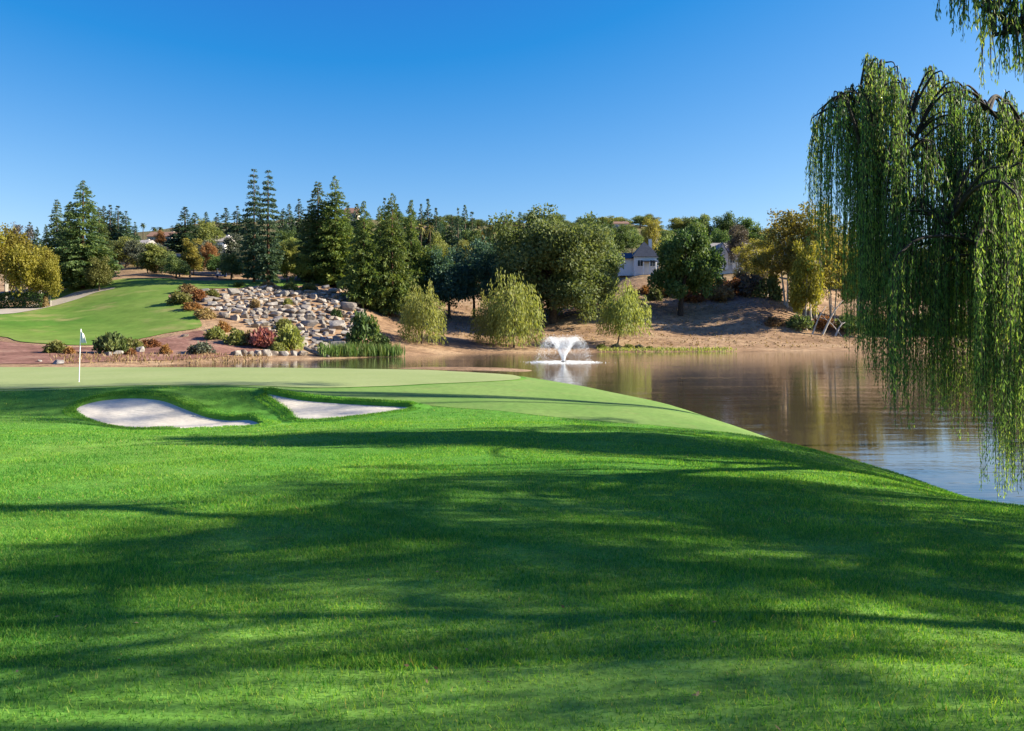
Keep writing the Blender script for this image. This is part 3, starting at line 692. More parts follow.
# -------- left group
for i,(px,yt,w,D,l) in enumerate([(-22,224,40,150,'golden autumn sycamore cut by the left edge above the hedge'),
      (6,222,44,156,'tallest golden autumn sycamore with pale trunk above the hedge'),
      (24,238,38,146,'golden autumn sycamore in the middle of the row above the hedge'),
      (40,240,36,151,'golden autumn sycamore with two pale trunks near the hedge end'),
      (50,254,24,147,'smallest golden sycamore at the right end of the row, before the dark redwood')]):
    plant('sycamore_tree',SYC[i%3],('gold','whitebark'),px,D,yt,w,l,'tree','golden sycamores above the hedge')
plant('bare_tree',SPARSE[0],('bare','whitebark'),17,172,213,30,'thin greyish leafless treetop rising behind the golden sycamores','tree')
plant('redwood_tree',CON[0],('redwood','redbark'),83,164,180,56,'largest dark redwood on the far left beside the cart path','tree')
plant('redwood_tree',CON[1],('redwood','redbark'),57,178,198,30,'slimmer redwood just left of the largest left redwood','tree')
plant('redwood_tree',CON[2],('redwood','redbark'),70,172,202,32,'redwood half hidden behind the left side of the largest left redwood','tree')
plant('redwood_tree',CON[1],('redwood','redbark'),99,178,206,30,'redwood half hidden behind the right side of the largest left redwood','tree')
plant('young_tree',RND[0],('olive','bark'),99,158,255,28,'small thin yellow green tree in front of the large left redwood','tree')
plant('round_tree',RND[1],('olive','bark'),126,205,236,40,'rounded olive green tree right of the left redwoods','tree')
plant('round_tree',RND[2],('olive','bark'),112,215,244,26,'smaller olive green tree tucked behind the rounded one','tree')
plant('column_tree',COLM[0],('olive','bark'),155,184,240,28,'upright olive tree above the shaded fairway crest','tree')
plant('column_tree',COLM[1],('goldsparse','bark'),190,180,238,23,'narrow yellowish tree standing alone above the rock garden','tree')
plant('round_tree',RND[0],('olive','bark'),209,240,218,30,'olive tree top behind the small orange tree','tree')
plant('round_tree',RND[1],('rust','bark'),209,205,240,18,'small orange brown tree between yellowish tree and pale green tree','tree')
plant('column_tree',COLM[1],('sage','bark'),233,178,233,26,'pale green upright tree left of the two tall pines','tree')
plant('column_tree',COLM[0],('sage','bark'),243,190,250,20,'low pale green tree in front of the two tall pines','tree')
plant('round_tree',RND[2],('rust','bark'),160,268,231,12,'reddish treetop beside the terracotta roof','tree')
# far conifer rows
ordn=['first','second','third','fourth','fifth','sixth','seventh','eighth','ninth','tenth']
def row(items,where,mat='pine',D=265):
    for k,(px,yt,w) in enumerate(items):
        plant('conifer_tree',FARC[int(rng.integers(4))],(mat,'bark'),px,D+rng.uniform(-14,14),yt,w*rng.uniform(1.15,1.7),f'{ordn[k]} skyline conifer from the left {where}','tree','skyline conifers '+where)
row([(30,222,12),(37,226,11),(46,224,12)],'behind the golden sycamores')
row([(104,206,14),(110,205,14),(118,206,15),(126,211,14),(135,222,9)],'right of the large left redwood')
row([(178,224,16),(185,207,20),(195,213,17),(206,212,16),(217,213,15),(226,208,16),(237,206,18),(246,214,14)],'left of the two tall pines')
row([(283,208,12),(289,204,12),(299,199,15),(309,210,12)],'between the tall pines and the broad redwoods')
row([(348,206,14),(357,204,16),(385,198,15),(397,204,15),(412,200,14),(421,204,14),(428,199,16),(436,208,15)],'behind the middle conifers')
row([(452,214,13),(458,208,14),(465,205,14),(472,212,16),(482,222,13),(498,222,12)],'right of the middle conifers')
row([(507,214,14),(520,212,13),(532,210,14),(440,216,14),(446,222,12)],'just left of the big oak','darkoak',300)
row([(592,214,14),(603,217,12),(612,221,12),(648,228,10)],'above the big oak','darkoak',330)
row([(705,228,10),(733,222,11),(760,232,12),(772,226,13)],'behind the white gabled house','darkoak',300)

# pines and big conifers
plant('tall_pine',NAR[0],('pine','redbark'),254,166,166,25,'left of the two tall slender dark pines above the rocks','tree')
plant('tall_pine',NAR[1],('pine','redbark'),268,163,167,27,'right of the two tall slender dark pines above the rocks','tree')
plant('column_tree',COLM[0],('lime','bark'),287,168,236,18,'slim yellow green tree right of the two tall pines','tree')
plant('round_tree',RND[2],('olive','bark'),302,196,246,22,'low olive tree beside the broad redwood','tree')
plant('redwood_tree',CON[1],('redwood','redbark'),318,174,180,46,'left of the two broad redwoods above the rock slope','tree')
plant('redwood_tree',CON[2],('fir','redbark'),335,172,176,48,'brighter right of the two broad redwoods above the rock slope','tree')
plant('conifer_tree',BRD[0],('fir','redbark'),364,160,201,44,'dark spreading conifer left of centre with shaded bare trunk','tree')
plant('conifer_tree',BRD[1],('fir','redbark'),392,162,193,46,'tall green conifer in front of the shaded wood, near the reeds','tree')
plant('conifer_tree',BRD[0],('fir','redbark'),411,182,200,34,'conifer behind the small left weeping willow','tree')
plant('conifer_tree',BRD[1],('fir','redbark'),380,178,206,34,'conifer wedged between the two spreading conifers','tree')
plant('conifer_tree',CON[0],('fir','redbark'),346,184,216,30,'green conifer behind the gap left of the spreading conifer','tree')
# blue-green mass
for px,yt,w,D,m,l in [(428,243,46,184,'darkoak','dark green tree above the small left weeping willow'),(449,248,54,182,'blue','blue green tree in the shaded grove, left one'),
      (474,244,56,186,'blue','blue green tree in the middle of the shaded grove'),(498,250,46,180,'blue','blue green tree against the left side of the big oak'),
      (440,231,34,230,'olive','yellow green treetop above the shaded grove'),(463,238,30,236,'olive','olive treetop above the shaded grove near the palms'),
      (478,226,32,248,'darkoak','dark treetop left of the tall sunlit palm'),(415,240,26,220,'lime','bright green treetop between conifers and shaded grove')]:
    plant('broadleaf_tree',RND[int(rng.integers(3))],(m,'bark'),px,D,yt,w,l,'tree')
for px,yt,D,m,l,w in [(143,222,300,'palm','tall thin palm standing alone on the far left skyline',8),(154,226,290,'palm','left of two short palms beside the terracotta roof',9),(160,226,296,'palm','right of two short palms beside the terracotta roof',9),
      (421,222,256,'palmlit','left of two sunlit palms by the pink house',11),(430,223,254,'palmlit','right of two sunlit palms by the pink house',11),(490,221,240,'palmlit','tall sunlit palm left of the big oak',16),(483,230,238,'palmlit','shorter sunlit palm beside the tall one',12)]:
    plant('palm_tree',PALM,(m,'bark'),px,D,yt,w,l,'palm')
# willows on the far shore
plant('willow_tree',WEEP[0],('lime','bark'),422,140,279,44,'small yellow green weeping willow on the shore, left one','tree',rz=0)
plant('willow_tree',WEEP[1],('lime','bark'),514,148,267,52,'large yellow green weeping willow on the shore before the oak','tree',rz=1)
plant('willow_tree',WEEP[0],('lime','bark'),490,151,290,34,'low willow leaning against the left side of the large shore willow','tree',rz=2.2)
plant('willow_tree',WEEPL,('lime','bark'),625,154,280,45,'round weeping willow on a slim leaning trunk right of the fountain','tree',rz=0)
# big oaks
plant('oak_tree',OAK[0],('oak','bark'),553,172,203,134,'huge olive green oak in the centre of the far bank','tree',rz=.4,sink=3.2)
plant('oak_tree',OAK[1],('oak','bark'),588,184,213,72,'second olive green oak merging with the right of the huge oak','tree',rz=2,sink=3)
plant('oak_tree',OAKL,('darkoak','darkbark'),680,178,222,72,'dark green leaning oak between the two white houses','tree',rz=.2,sink=1.2)
plant('bare_tree',SPARSE[1],('goldsparse','whitebark'),653,240,212,22,'thin pale treetop behind the pointed roof','tree')
plant('round_tree',RND[0],('olive','bark'),606,192,268,24,'olive tree low at the left of the pointed roof house','tree')
# right side
for i,(px,yt,w,D,m,l) in enumerate([(738,216,26,230,'bare','grey thin tree above the white gabled house'),(744,238,22,204,'goldsparse','thin yellowish tree in front of the white gabled house'),(760,240,22,205,'goldsparse','brownish tree at the right end of the white gabled house'),
    (768,228,44,190,'goldsparse','low yellowish tree right of the white gabled house'),(788,199,60,184,'goldsparse','tall thin golden sycamore on the right bank, left one'),
    (814,192,62,178,'goldsparse','tallest thin golden sycamore with white trunks on the right bank'),(806,236,38,170,'gold','bright yellow tree in front of the tall thin sycamores'),(832,212,42,184,'goldsparse','thin golden tree just left of the willow curtain'),
    (858,232,50,186,'gold','golden tree seen through the left edge of the willow curtain'),(892,236,56,190,'goldsparse','golden brown tree behind the middle of the willow curtain'),
    (930,240,56,186,'olive','olive tree behind the willow curtain'),(968,236,60,192,'goldsparse','brown gold tree behind the right of the willow curtain'),(1010,226,64,184,'oak','dull green tree behind the willow at the right edge')]):
    P=SPARSE[i%3] if m in('bare','goldsparse') else RND[i%3]
    plant('sycamore_tree' if m!='oak' else 'broadleaf_tree',P,(m,'whitebark' if m!='oak' else 'bark'),px,D,yt,w,l,'tree')
for px,yt,w,D,m,l in [(718,230,26,262,'darkoak','dark green tree behind the gap between dark oak and white house'),(700,236,34,262,'oak','olive tree behind the dark leaning oak'),(772,236,34,262,'oak','olive tree behind the brownish bank trees'),(670,232,28,262,'oak','olive treetop behind the left of the dark oak'),
     (848,248,50,250,'oak','olive tree far behind the willow curtain edge'),(905,250,60,255,'oak','far olive tree behind the willow curtain centre'),(985,246,70,250,'darkoak','far dark tree behind the willow at right')]:
    plant('broadleaf_tree',RND[int(rng.integers(3))],(m,'bark'),px,D,yt,w,l,'tree')

# woods filling the hillside
for x0,x1,y0,y1,n,ms,l in [(105,250,236,258,16,['olive','oak','darkoak','sage'],'bushy tree filling the hillside left of the tall pines'),
    (272,345,228,262,12,['olive','oak','darkoak','lime'],'bushy tree filling the gaps around the broad redwoods'),
    (272,330,238,252,7,['olive','oak','fir'],'bushy tree below the white house between the tall pines and the broad redwoods'),
    (345,520,224,262,24,['darkoak','oak','olive','fir','blue'],'bushy tree of the wood behind the middle conifers and shore willows'),
    (335,770,213,230,44,['oak','olive','darkoak','oak'],'bushy tree of the wooded skyline above the far bank'),
    (690,850,236,272,20,['oak','olive','darkoak','goldsparse'],'bushy tree of the wood behind the right bank')]:
    for i in range(n):
        px=x0+(x1-x0)*(i+rng.uniform(.1,.9))/n
        if 'right bank' in l and 708<px<757: continue
        yt=rng.uniform(y0,y1); w=rng.uniform(18,32); g=hit(px,min(yt+w*(.5 if 'skyline' in l else .95),300),170)
        plant('broadleaf_tree',RND[int(rng.integers(3))],(ms[int(rng.integers(len(ms)))],'bark'),px,float(g[1]),yt,w,l,'tree',l.replace('bushy tree','bushy trees'))

for px,yt,w,D,m,l in [(618,228,26,262,'darkoak','dark tree on the hill just left above the pointed slate roof'),(632,230,24,275,'oak','dull green tree on the hill directly above the pointed slate roof'),(648,227,24,280,'olive','light olive tree on the hill right above the pointed slate roof'),(606,226,24,270,'oak','dull green tree rising at the right shoulder of the big oak'),(662,234,22,255,'darkoak','dark tree between the slate roof and the leaning oak')]:
    plant('broadleaf_tree',RND[int(rng.integers(3))],(m,'bark'),px,D,yt,w,l,'tree')

# -------- shrubs
def shrub(px,py,wpx,hpx,m,label,cat='shrub',proto=None,group=None,D=None,name='shrub'):
    p=hit(px,py) if D is None else np.array([at(px,D),D]); D=p[1]; me=proto or SHR[int(rng.integers(3))]
    o=empty(name,(p[0],p[1],zz(*p)-.05)); o.rotation_euler=(0,0,rng.uniform(0,TAU)); s=wpx/F*D/2; o.scale=(s,s,hpx/F*D/1.05)
    tag(o,label,cat,group)
    for k,mm,nm in ((0,m,'foliage'),(1,'bark','stem')):
        c=bpy.data.objects.new(nm,slotmesh(me[k],mm)); COL.objects.link(c); c.parent=o
    return o
for a in [(57,353,27,15,'olive','olive green shrub in the mulch left of the flag'),(112,354,34,22,'oak','largest dark shrub in the mulch right of the flag',None,SHRU),
 (132,350,24,14,'olive','yellowish shrub right of the large dark mulch shrub'),(150,347,24,10,'rust','low brown shrub at the top of the mulch'),(131,355,14,8,'rust','small red brown shrub below the yellowish one'),
 (166,354,15,12,'rust','round copper shrub alone in the mulch'),(202,354,30,13,'sage','grey green mound at the right end of the mulch'),(216,340,24,14,'olive','olive shrub at the left foot of the rock slope'),
 (236,344,30,18,'olive','wide olive shrub below the rock slope'),(250,345,22,15,'tan','tan shrub between the olive and the crimson shrubs'),(262,348,28,21,'crimson','crimson shrub below the rock slope',None,SHRU),
 (276,352,20,12,'olive','low green shrub in front of the crimson shrub'),(290,349,36,28,'lime','bright yellow green shrub by the waterline'),(284,330,22,14,'olive','olive shrub in the middle of the rock slope'),
 (205,318,26,12,'tan','tan bush at the left edge of the rock slope'),(192,310,24,10,'rust','brown bush between fairway and rock slope'),(180,304,26,13,'olive','olive bush on the fairway edge below the crest'),
 (197,300,24,12,'rust','rust coloured bush above the first rocks'),(188,292,24,9,'tan','tan bush at the top corner of the fairway'),(212,297,16,8,'olive','small green bush on top of the first rocks'),
 (255,308,12,10,'tan','small tan tuft bush among the boulders'),(288,306,12,9,'lime','small yellow tuft bush among the shaded boulders'),(268,287,18,7,'tan','pale bush beneath the two tall pines'),(290,290,18,10,'lime','light green bush beneath the slim yellow tree'),
 (240,287,16,6,'hedge','low green bush on the crest above the rocks'),(310,291,20,9,'olive','olive bush beneath the broad redwoods'),
 (365,346,36,38,'darkoak','tall rounded dark green bush right of the rock slope'),(384,349,18,14,'hedge','low green bush beside the tall dark bush'),
 (222,331,22,12,'rust','brown bush left of the olive bushes'),(70,354,14,9,'rust','small brown bush just left of the flagstick'),(336,318,16,10,'hedge','green bush in the shade above the right boulders')]:
    shrub(a[0],a[1],a[2],a[3],a[4],a[5],'shrub',a[7] if len(a)>7 else None)
for i,(px,py,w,h,m) in enumerate([(668,284,28,12,'tan'),(692,297,30,16,'rust'),(708,293,28,15,'rust'),(722,300,28,16,'tan'),(735,296,34,20,'rust'),(752,300,34,24,'bare'),(768,304,30,26,'oak'),(645,284,22,9,'rust'),(715,283,30,14,'oak'),(742,284,30,18,'bare')]):
    D={0:196,1:190,2:194,3:189,4:193,5:190,6:187,7:198,8:206,9:204}[i]
    l=['tan bush below the pointed roof house','rust bush just right of the leaning oak trunk','rust bush behind the first one right of the leaning oak','tan bush on the brown bank right of the leaning oak','large rust bush under the white gabled house','grey leafless bush under the white gabled house','dull green bush left of the thin golden trees','low rust bush at the foot of the pointed roof house','dull green bush behind the rust bushes','grey bush pressed against the white gabled house'][i]
    shrub(px,py,w,h,m,l,D=D)
for i,(px,py,w,h,m) in enumerate([(602,348,14,5,'olive'),(616,348,12,5,'sage'),(628,348,14,5,'olive'),(639,348,12,4,'sage'),(650,349,10,4,'olive')]):
    shrub(px,py,w,h,m,f'{ordn[i]} from the left of the low plants on the shore beneath the leaning willow',group='low shore plants')
for i,(px,py,w,h,m) in enumerate([(800,328,34,16,'oak'),(825,328,30,14,'rust'),(850,332,40,18,'oak'),(885,334,46,20,'olive'),(925,334,46,22,'oak'),(965,334,46,22,'olive'),(1005,334,46,24,'oak'),(774,325,22,9,'tan')]):
    shrub(px,py,w,h,m,['dull green bush at the foot of the white trunks','rust bush beside the white fallen branches','dull green bush left behind the willow curtain','olive bush behind the willow curtain, left of two','dark bush in the middle behind the willow curtain','olive bush behind the willow curtain, right of two','dark bush behind the willow at the right edge','tan tuft on the bank left of the white trunks'][i])
shrub(630,282,22,17,'olive','olive bush against the left wall of the pointed roof house',D=190)
shrub(655,284,16,14,'oak','dull green bush at the right corner of the pointed roof house',D=192)
# hedge
def hedge():
    n=9000; x0,x1=at(-60,146),at(46,146); 
    C=np.c_[rng.uniform(x0,x1,n),146+rng.uniform(-1,1,n),rng.random(n)]
    face=rng.integers(0,3,n); C[face==0,1]=145+rng.normal(0,.12,(face==0).sum()); top=face==1
    zb=Z(C[:,0],np.full(n,145.)); hgt=2.7+.15*np.sin(C[:,0]*1.7); C[:,2]=zb+np.where(top,hgt+rng.normal(0,.1,n),C[:,2]*hgt)
    V,Fc=cards(C,unit(n),rng.uniform(.2,.4,n),.2); o=link('hedge',fast_mesh('hedge',V,Fc,np.clip(rng.normal(.5,.2,n),0,1)),M['hedge'])
    tag(o,'long clipped green hedge under the golden sycamores','hedge')
hedge()
shrub(45,308,10,13,'tan','orange tan bush at the right end of the hedge')

# -------- rocks
def rockmesh(seed,flat=.6):
    import bmesh
    r=np.random.default_rng(seed); bm=bmesh.new(); bmesh.ops.create_icosphere(bm,subdivisions=3,radius=1.)
    pl=[(unit(1,r)[0],r.uniform(.45,.8)) for _ in range(14)]
    pl.append((np.array([.05,-.05,1.]),.5))
    off=Vector(r.uniform(0,50,3))
    for v in bm.verts:
        p=np.array(v.co)
        for nrm,h in pl:
            q=p@nrm-h*np.linalg.norm(nrm)
            if q>0: p=p-nrm*q/ (nrm@nrm)
        p*=1+.07*mnoise.noise(Vector(p*2.2)+off)+.04*mnoise.noise(Vector(p*6)+off)
        v.co=p*np.array([1,.85,flat*1.2])
    me=bpy.data.meshes.new('boulder'); bm.to_mesh(me); bm.free(); me.materials.append(M['rock']); return me
ROCK=[rockmesh(400+i,.55+.07*(i%4)) for i in range(9)]
def boulder(px,py,w,h,label,group,D=None):
    p=hit(px,py); o=bpy.data.objects.new('boulder',ROCK[int(rng.integers(9))]); COL.objects.link(o)
    s=w/F*p[1]/2*1.22; o.scale=(s,s*rng.uniform(.8,1.1),h/F*p[1]/.9); o.location=(p[0],p[1],zz(*p)+o.scale[2]*.22)
    o.rotation_euler=(rng.normal(0,.12),rng.normal(0,.12),rng.uniform(0,TAU)); tag(o,label,'boulder',group); return o
SL=np.array([(196,291),(240,289),(300,287),(352,290),(362,312),(352,338),(340,350),(318,352),(300,345),(278,334),(255,328),(232,322),(212,310)],float)
done=[]; tries=0
while len(done)<285 and tries<16000:
    tries+=1; px=rng.uniform(196,362); py=rng.uniform(288,352)
    if not inside(SL,np.array([px]),np.array([py]))[0]: continue
    sc=.75+.45*(py-288)/60; w=rng.uniform(6,15)*sc*(1.5 if rng.random()<.12 else 1); h=w*rng.uniform(.34,.58)
    if any(abs(px-a)<(w+c)*.30 and abs(py-b)<(h+d)*.27 for a,b,c,d in done): continue
    done.append((px,py,w,h))
for px,py,w,h in done:
    if py<304:
        l,g=('grey boulder in the shade at the top right of the rock slope, under the redwoods','shaded boulders under the redwoods') if px>270 else ('pale flat boulder at the sunny top left of the rock slope','sunny boulders at the top of the rock slope')
    elif px<285: l,g='pale sunlit boulder in the left half of the rock slope','sunny boulders in the left of the rock slope'
    elif py>333: l,g='grey boulder at the shaded foot of the rock slope near the reeds','boulders at the foot of the rock slope'
    else: l,g='pale boulder in the right half of the rock slope, left of the tall dark bush','boulders in the right of the rock slope'
    boulder(px,py,w,h,l,g)
for px,py,w,h,l in [(119,355,13,7,'largest pale rock beside the dark mulch shrub'),(108,356,9,5,'smaller pale rock in front of the dark mulch shrub'),(140,352,10,7,'pale rock beside the yellowish mulch shrub'),(60,364,12,5,'flat tan rock at the lower edge of the mulch'),
   (185,337,8,4,'small white rock at the top of the mulch'),(40,362,6,3,'small tan stone in the lower mulch left of the flat one')]:
    boulder(px,py,w,h,l,None)
for i,px in enumerate([243,250,258,266,275,284,294,303,236]):
    boulder(px,355+rng.uniform(-1,1.5),rng.uniform(9,14),rng.uniform(5,8),'rounded tan stone in the line along the water below the crimson shrub','stones along the waterline')
# log
p0,p1=hit(305,354),hit(329,357.5)
t=MB(); t.tube(curve([(p0[0],p0[1],zz(*p0)+.9),((p0[0]+p1[0])/2,(p0[1]+p1[1])/2,.7),(p1[0],p1[1],.25)],5),np.linspace(.34,.22,11),8)
t.tube([(p0[0]+1.2,p0[1],zz(*p0)+.5),(p0[0]+1.6,p0[1]-.6,1.6)],[.1,.04],6)
tag(t.build('fallen_log',M['log'],smooth=True),'weathered fallen log slanting into the water left of the reeds','log')
# white fallen branches
for a,b,c,d,r_,l in [(822,330,845,300,.28,'thick pale branch leaning right beside the willow curtain'),(812,330,828,306,.2,'shorter pale branch leaning right among the white trunks'),(835,331,848,322,.25,'low pale branch nearest the willow curtain'),(842,329,818,316,.12,'thin pale branch crossing the thick one')]:
    D=168.; t=MB(); x0,z0=at(a,D),zz(at(a,D),D); P=curve([(0,0,-.2),((at((a+c)/2,D)-x0),.5,zc((b+d)/2-1,D)-z0),(at(c,D)-x0,1,zc(d,D)-z0)],4); t.tube(P,np.linspace(r_,.05,len(P)),6)
    for k in (3,5): 
        e=P[k]+np.array([(1 if k==3 else -1)*.9,.3,1.3]); t.tube([P[k],(P[k]+e)/2+[0,0,.1],e],[r_*.45,r_*.3,.03],5)
    o=t.build('fallen_branch',M['whitebark'],smooth=True); o.location=(x0,D,z0); tag(o,l,'branch')
# reeds
for i,px in enumerate([326,335,344,352,361,370,379,388,397]):
    p=hit(px,356.5); r=rng; n=150; C=np.c_[p[0]+r.normal(0,.55,n),p[1]+r.normal(0,.6,n)]; C=np.c_[C,np.maximum(-.1,Z(C[:,0],C[:,1]))]
    V,Fc=cards(C,np.c_[r.normal(0,.16,(n,2)),np.ones(n)],r.uniform(1.1,2.3,n),.13); o=link('reed_clump',fast_mesh('reed_clump',V-np.array([p[0],p[1],0]),Fc,np.clip(r.normal(.5,.25,n),0,1)),M['reed']); o.location=(p[0],p[1],0)
    tag(o,f'{ordn[i]} clump from the left of the green reeds standing in the pond edge','reeds','reeds at the pond edge')
def blades(name,pts,h,w,mat,label,cat):
    n=len(pts); C=np.c_[pts,Z(pts[:,0],pts[:,1])+.02]; V,Fc=cards(C,np.c_[rng.normal(0,.35,(n,2)),np.ones(n)],h*rng.uniform(.5,1.3,n),w)
    o=link(name,fast_mesh(name,V,Fc,rng.random(n)),M[mat]); tag(o,label,cat,None,'stuff')
P=np.array([hit(rng.uniform(60,270),rng.uniform(355,364),d1=140,n=500) for _ in range(900)])+rng.normal(0,.6,(900,2))
blades('dry_grass',P,.5,.12,'tan','dry tan grass along the lower edge of the mulch','dry grass')
P=np.array([hit(rng.uniform(600,730),rng.uniform(349,351.6),d1=180,n=700) for _ in range(1100)])+rng.normal(0,.7,(1100,2))
blades('shore_grass',P,.45,.2,'lime','yellow green grass fringe along the far shore','shore grass')
# leaf litter and scrub on the far bank
n=5200; xx=rng.uniform(at(380,150),at(1100,160),n); yy=rng.uniform(154,205,n); P=np.c_[xx,yy]; k=Z(xx,yy)>.4
blades('ground_cover',P[k],.35,.3,'tan','dry leaf litter and weeds scattered over the brown bank','leaf litter')

# ------------------------------------------------------------------ houses
def house(px,D,wpx,ybase,ywall,yroof,depth,wall,roof,label,rz=0.,hip=False,nwin=3,gables=0,wing=False):
    D=min(D*1.25,float(hit(px,ybase,150)[1]))
    w=wpx/F*D; x=at(px,D); zb=zc(ybase,D); hw=(ybase-ywall)/F*D; hr=(ywall-yroof)/F*D; zg=min(zz(x-w/2,D-depth/2),zz(x,D),zz(x+w/2,D-depth/2))-1
    o=empty('house',(x,D,zb)); o.rotation_euler=(0,0,rz); tag(o,label,'house')
    b=MB(); b.box((0,0,(hw+min(0,zg-zb))/2),(w,depth,hw-min(0,zg-zb))); b.build('wall',M[wall],o)
    e=.5; rf=MB(); hx=w/2+e; hy=depth/2+e
    if hip: V=[(-hx,-hy,hw),(hx,-hy,hw),(hx,hy,hw),(-hx,hy,hw),(-.02*w,0,hw+hr),(.02*w,0,hw+hr)]; Fc=[[0,1,5,4],[2,3,4,5],[1,2,5,5],[3,0,4,4],[0,3,2,1]]
    else: V=[(-hx,-hy,hw),(hx,-hy,hw),(hx,hy,hw),(-hx,hy,hw),(-hx,0,hw+hr),(hx,0,hw+hr)]; Fc=[[0,1,5,4],[2,3,4,5],[1,2,5,5],[3,0,4,4],[0,3,2,1]]
    me=bpy.data.meshes.new('roof'); V=[(a,b_,c+.01) for a,b_,c in V]; me.from_pydata(V,[],[list(dict.fromkeys(f)) for f in Fc]); ro=link('roof',me,M[roof],o)
    c=MB(); c.box((w*.28,depth*.12,hw+hr*.75),(.8,.8,hr*.9)); c.build('chimney',M[wall],ro)
    for g in range(gables):
        gx=(-.5+(g+.5)/gables)*w; gw=w/gables*.8
        g_=MB(); g_.add([(gx-gw/2,-hy-.35,hw*.9),(gx+gw/2,-hy-.35,hw*.9),(gx,-hy-.35,hw+hr*.9),(gx-gw/2,0,hw*.9),(gx+gw/2,0,hw*.9),(gx,0,hw+hr*.9)],[[0,2,5,3],[1,4,5,2]]); g_.build('gable_roof',M[roof],o)
        me=bpy.data.meshes.new('gable'); yv=-hy-.2; me.from_pydata([(gx-gw*.45,yv,0),(gx+gw*.45,yv,0),(gx+gw*.45,yv,hw*.9),(gx,yv,hw+hr*.78),(gx-gw*.45,yv,hw*.9),(gx-gw*.45,yv+.5,0),(gx+gw*.45,yv+.5,0),(gx+gw*.45,yv+.5,hw*.9),(gx,yv+.5,hw+hr*.78),(gx-gw*.45,yv+.5,hw*.9)],[],[[0,1,2,3,4],[9,8,7,6,5],[0,5,6,1],[1,6,7,2],[4,9,5,0]]); link('gable_wall',me,M[wall],o)
    if wing:
        q=MB(); q.box((-w*.78,.6,hw*.3),(w*.56,depth*.8,hw*1.2)); q.build('wing',M[wall],o)
        x0,x1,y0,y1,zt=-w*1.1,-w*.5-.02,-depth*.45,depth*.55,hw*.9
        me=bpy.data.meshes.new('wing_roof'); me.from_pydata([(x0,y0,zt),(x1,y0,zt),(x1,y1,zt),(x0,y1,zt),(x0,.6,zt+hr*.42),(x1,.6,zt+hr*.42)],[],[[0,1,5,4],[2,3,4,5],[1,2,5],[3,0,4],[0,3,2,1]]); link('wing_roof',me,M[roof],o)
        for k in (-.15,.1,.35): q=MB(); q.tube([(w*k,-depth/2-1.6,-1),(w*k,-depth/2-1.6,hw*.62)],.12,6); q.build('porch_post',M['white'],o)
        q=MB(); q.box((w*.1,-depth/2-.85,hw*.66),(w*.62,1.7,.18)); q.build('porch_roof',M['slate'],o)
    yf=-depth/2-.01 if not gables else -hy-.2
    for i in range(nwin):
        wx=(-.5+(i+.5)/nwin)*w; ww,wh=min(1.5,w/nwin*.55),min(1.7,hw*.5)
        f=MB(); zc_=hw*.55; t_=.12
        for dx,dz,sx,sz in((0,wh/2,ww+t_,t_),(0,-wh/2,ww+t_,t_),(-ww/2,0,t_,wh-t_),(ww/2,0,t_,wh-t_),(0,0,.07,wh-t_)): f.box((wx+dx,yf-.06,zc_+dz),(sx,.12,sz))
        fo=f.build('window',M['white'],o); p=MB(); p.box((wx,yf-.02,zc_),(ww-t_,.03,wh-t_)); p.build('pane',M['glass'],fo)
    return o
house(644,204,24,272,258,242,7.5,'whitewall','slate','white house with a steep pointed slate roof beside the dark leaning oak',hip=True,nwin=2,wing=True)
house(733,218,44,271,254,243,9,'whitewall','greyroof','large white gabled house half hidden by bare branches',nwin=4,gables=3)
house(140,268,22,262,246,240,9,'cream','greyroof','cream house between olive trees on the far left hill',nwin=3)
house(165,285,24,246,238,232,9,'cream','tile','tan house with terracotta roof on the left skyline',nwin=3)
house(222,290,16,256,243,236,9,'whitewall','greyroof','white house wall glimpsed behind the conifers left of the tall pines',nwin=2)
house(291,250,11,240,228,222,6,'whitewall','greyroof','white house glimpsed between the tall pines and the broad redwoods',nwin=2)
house(352,300,12,222,214,208,8,'cream','tile','small cream house on the skyline right of the broad redwoods',nwin=2)
house(425,275,16,243,232,226,9,'pinkwall','tile','pink house behind the two sunlit palms',nwin=2)
house(512,300,14,240,228,222,9,'cream','tile','small pinkish house peeking over the shaded grove',nwin=2)
house(620,380,14,231,225,221.5,9,'cream','tile','distant house on the hilltop above the big oak',nwin=3)

